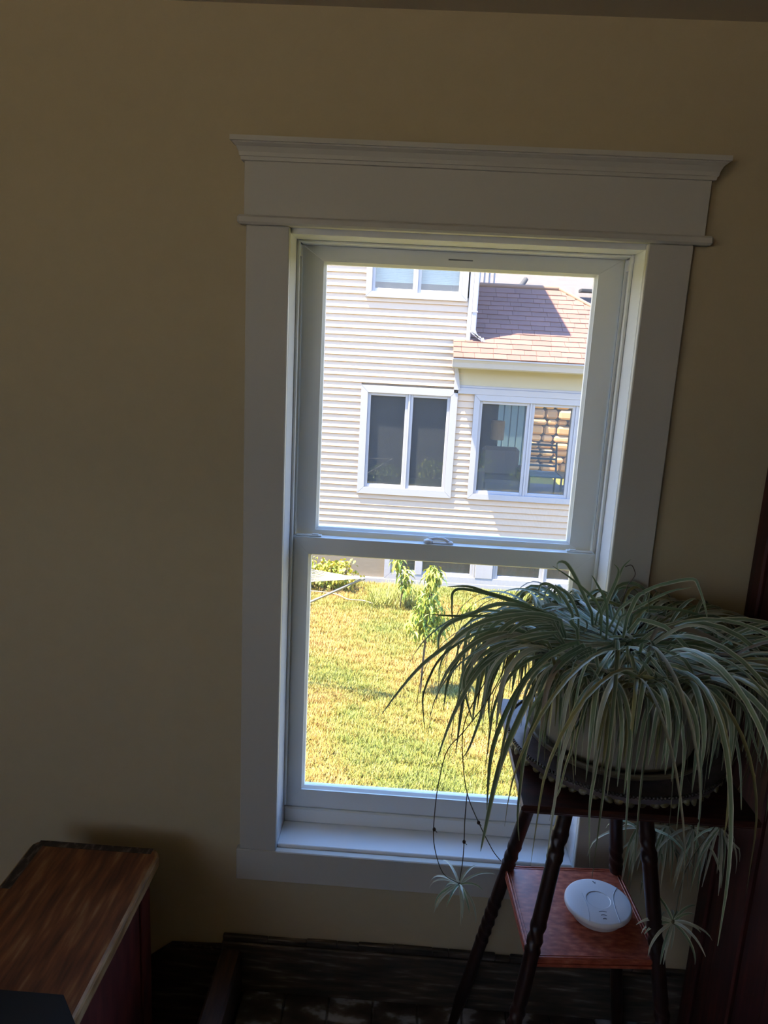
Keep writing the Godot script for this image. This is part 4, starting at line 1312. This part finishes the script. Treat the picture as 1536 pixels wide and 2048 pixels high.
func build_wing_roof() -> void:
	# slope: from the gutter (z -10.06, y 1.46) up to the ridge (z -12.1, y 2.7); hipped at the right
	var s := 0.61
	var z0 := HOUSE_Z + 0.44
	var y0 := 1.462
	var ridge := 2.0
	var nrm := V(0, 1, s).normalized()
	var x_hip := 2.26
	var b := MB.new()
	var A := V(0.44, y0, z0)
	var B := V(0.44, y0 + s * 0.42, z0 - 0.42)
	var C := V(0.70, y0 + s * 0.42, z0 - 0.42)
	var D := V(0.70, y0 + s * ridge, z0 - ridge)
	var E := V(x_hip, y0 + s * ridge, z0 - ridge)
	var F := V(x_hip + ridge, y0, z0)
	var down := -nrm * 0.03
	b.quad(A, B, C, V(0.70, y0, z0), nrm)
	b.quad(V(0.70, y0, z0), D, E, V(x_hip, y0, z0), nrm)
	b.tri(V(x_hip, y0, z0), E, F, nrm)
	# the other slopes
	b.tri(E, F, V(x_hip + ridge, y0, z0 - 2 * ridge), V(1, 1, 0))
	b.quad(D, E, V(x_hip + ridge, y0, z0 - 2 * ridge), V(0.70, y0, z0 - 2 * ridge), V(0, 1, -1))
	var roof := put(b, "roof", M.ridge_cap, house)
	roof.set_meta("label", "pinkish brown shingle roof of the wing")
	slab("drip_edge", M.house_trim, roof, V(0.43, y0 - 0.03, z0 - 0.015), V(3.9, y0 - 0.002, z0 + 0.012), 0.002)
	# shingles in courses
	rng.seed = 71
	var course := 0.128
	var n := int(ridge / course)
	var tilt := Basis(V(1, 0, 0), atan(s))
	for k in n:
		var d := k * course
		var x := 0.44 if d < 0.40 else 0.705
		var last := x_hip + ridge - d - 0.1
		last = minf(last, 3.05 if k < 12 else last)
		x -= 0.0
		var first := true
		while x < last:
			var w := rng.randf_range(0.16, 0.34)
			if first: w *= rng.randf_range(0.4, 1.0)
			first = false
			var xe := minf(x + w, last)
			var q := MB.new()
			var len3 := course * 1.25 * sqrt(1 + s * s)
			q.obox(Transform3D(tilt * Basis(V(1, 0, 0), -0.06), V((x + xe) / 2, y0 + s * (d + course * 0.5) + 0.006, z0 - d - course * 0.5)), V(xe - x - 0.004, 0.018 + 0.006 * rng.randf(), len3), 0)
			put(q, "shingle", M.shingles[rng.randi() % 4], roof)
			x = xe
	# ridge and hip caps
	b = MB.new()
	b.tube([D + V(0, 0.01, 0), E + V(0, 0.01, 0)], 0.045, 8)
	put(b, "ridge_cap", M.ridge_cap, roof)
	b = MB.new()
	b.tube([E + V(0, 0.01, 0), F + V(0, 0.01, 0)], 0.035, 8)
	put(b, "hip_cap", M.ridge_cap, roof)

func build_far_houses() -> void:
	var o := thing("distant_house", "far house with a broad pinkish grey roof behind the wing", "house", V(5.0, GROUND, -34))
	var b := MB.new()
	b.box(V(-3.6, -0.1, -6), V(8, 5.2, 0), 0)
	put(b, "wall", M.far_wall, o)
	b = MB.new()
	b.quad(V(-4.0, 5.0, 0.6), V(9, 5.0, 0.6), V(9, 9.5, -6.5), V(-4.0, 9.5, -6.5), V(0, 1, 1))
	b.quad(V(-4.0, 5.0, -13), V(9, 5.0, -13), V(9, 9.5, -6.5), V(-4.0, 9.5, -6.5), V(0, 1, -1))
	put(b, "roof", M.far_roof, o)
	# dark diagonal strip laid on the roof, and a small dormer eave
	b = MB.new()
	b.tube([V(-0.75, 6.55, -1.4), V(-0.14, 7.35, -2.6)], 0.13, 6)
	put(b, "dark_roof_strip", M.roof_dark, o)
	b = MB.new()
	b.box(V(0.05, 6.86, -1.9), V(0.75, 7.0, -1.2), 0.02)
	b.box(V(2.3, 6.8, -1.9), V(3.2, 6.95, -1.2), 0.02)
	put(b, "dormer_eave", M.roof_dark, o)
	b = MB.new()
	b.lathe(V(1.0, 6.0, -1.0), [[0.06, 0.0], [0.06, 0.9], [0.0, 0.9]], 8)
	put(b, "vent_pipe", M.far_wall, o)
	o = thing("distant_cottage", "low dark-eaved roof between the wing and the far house", "house", V(7.4, GROUND, -27))
	b = MB.new()
	b.box(V(-2.2, -0.1, -4), V(4, 4.75, 0), 0)
	put(b, "wall", M.far_wall, o)
	b = MB.new()
	b.quad(V(-2.6, 5.15, 0.5), V(4.4, 5.15, 0.5), V(4.4, 5.6, -2.0), V(-1.6, 5.6, -2.0), V(0, 1, 0.5))
	b.quad(V(-2.6, 5.15, 0.5), V(4.4, 5.15, 0.5), V(4.4, 4.7, 0.3), V(-2.3, 4.7, 0.3), V(0, 0, 1))
	put(b, "roof", M.far_roof, o)
	o = thing("balcony_railing", "white railing on the flat top beside the downspout", "railing", V(0.98, 2.62, -13.0))
	for k in 4:
		slab("baluster", M.house_trim, o, V(-0.04 + 0.09 * k, 0.0, 0), V(-0.01 + 0.09 * k, 0.55, 0.03), 0.004)
	slab("bottom_rail", M.house_trim, o, V(-0.25, 0.0, -0.01), V(0.34, 0.04, 0.04), 0.004)
	slab("top_rail", M.house_trim, o, V(-0.25, 0.55, -0.01), V(0.34, 0.6, 0.04), 0.004)

# what the neighbour's panes mirror: the foot of our own house
func build_own_facade() -> void:
	var b := MB.new()
	rng.seed = 91
	var k := 0
	for x in [-2.6, -0.9, 0.5, 1.9, 3.1]:
		var h := thing("foundation_shrub", ["rounded", "low", "broad", "tall", "loose"][k] + " shrub planted against the outer wall of our own house", "shrub", V(x, GROUND, -0.95))
		b = MB.new()
		b.tube([V(0, -0.02, 0), V(0.02, 0.5, 0)], 0.02, 6)
		put(b, "stem", M.bark, h)
		var hh: float = [0.45, 0.3, 0.4, 0.6, 0.35][k]
		leaf_cluster(h, 380, func(): return ball(V(0, hh, 0), V(0.5, hh * 0.95, 0.4)), Vector2(0.09, 0.03), [Color(0.072, 0.120, 0.024), Color(0.120, 0.168, 0.030), Color(0.180, 0.180, 0.036)], 0.9)
		k += 1

func _ready() -> void:
	set_view()
	make_materials()
	build_room()
	build_window()
	build_ground()
	build_house()
	build_far_houses()
	build_garden()
	build_own_facade()
	build_stair_wall()
	build_stand()
	build_access_point()
	build_pot()
	build_plant()
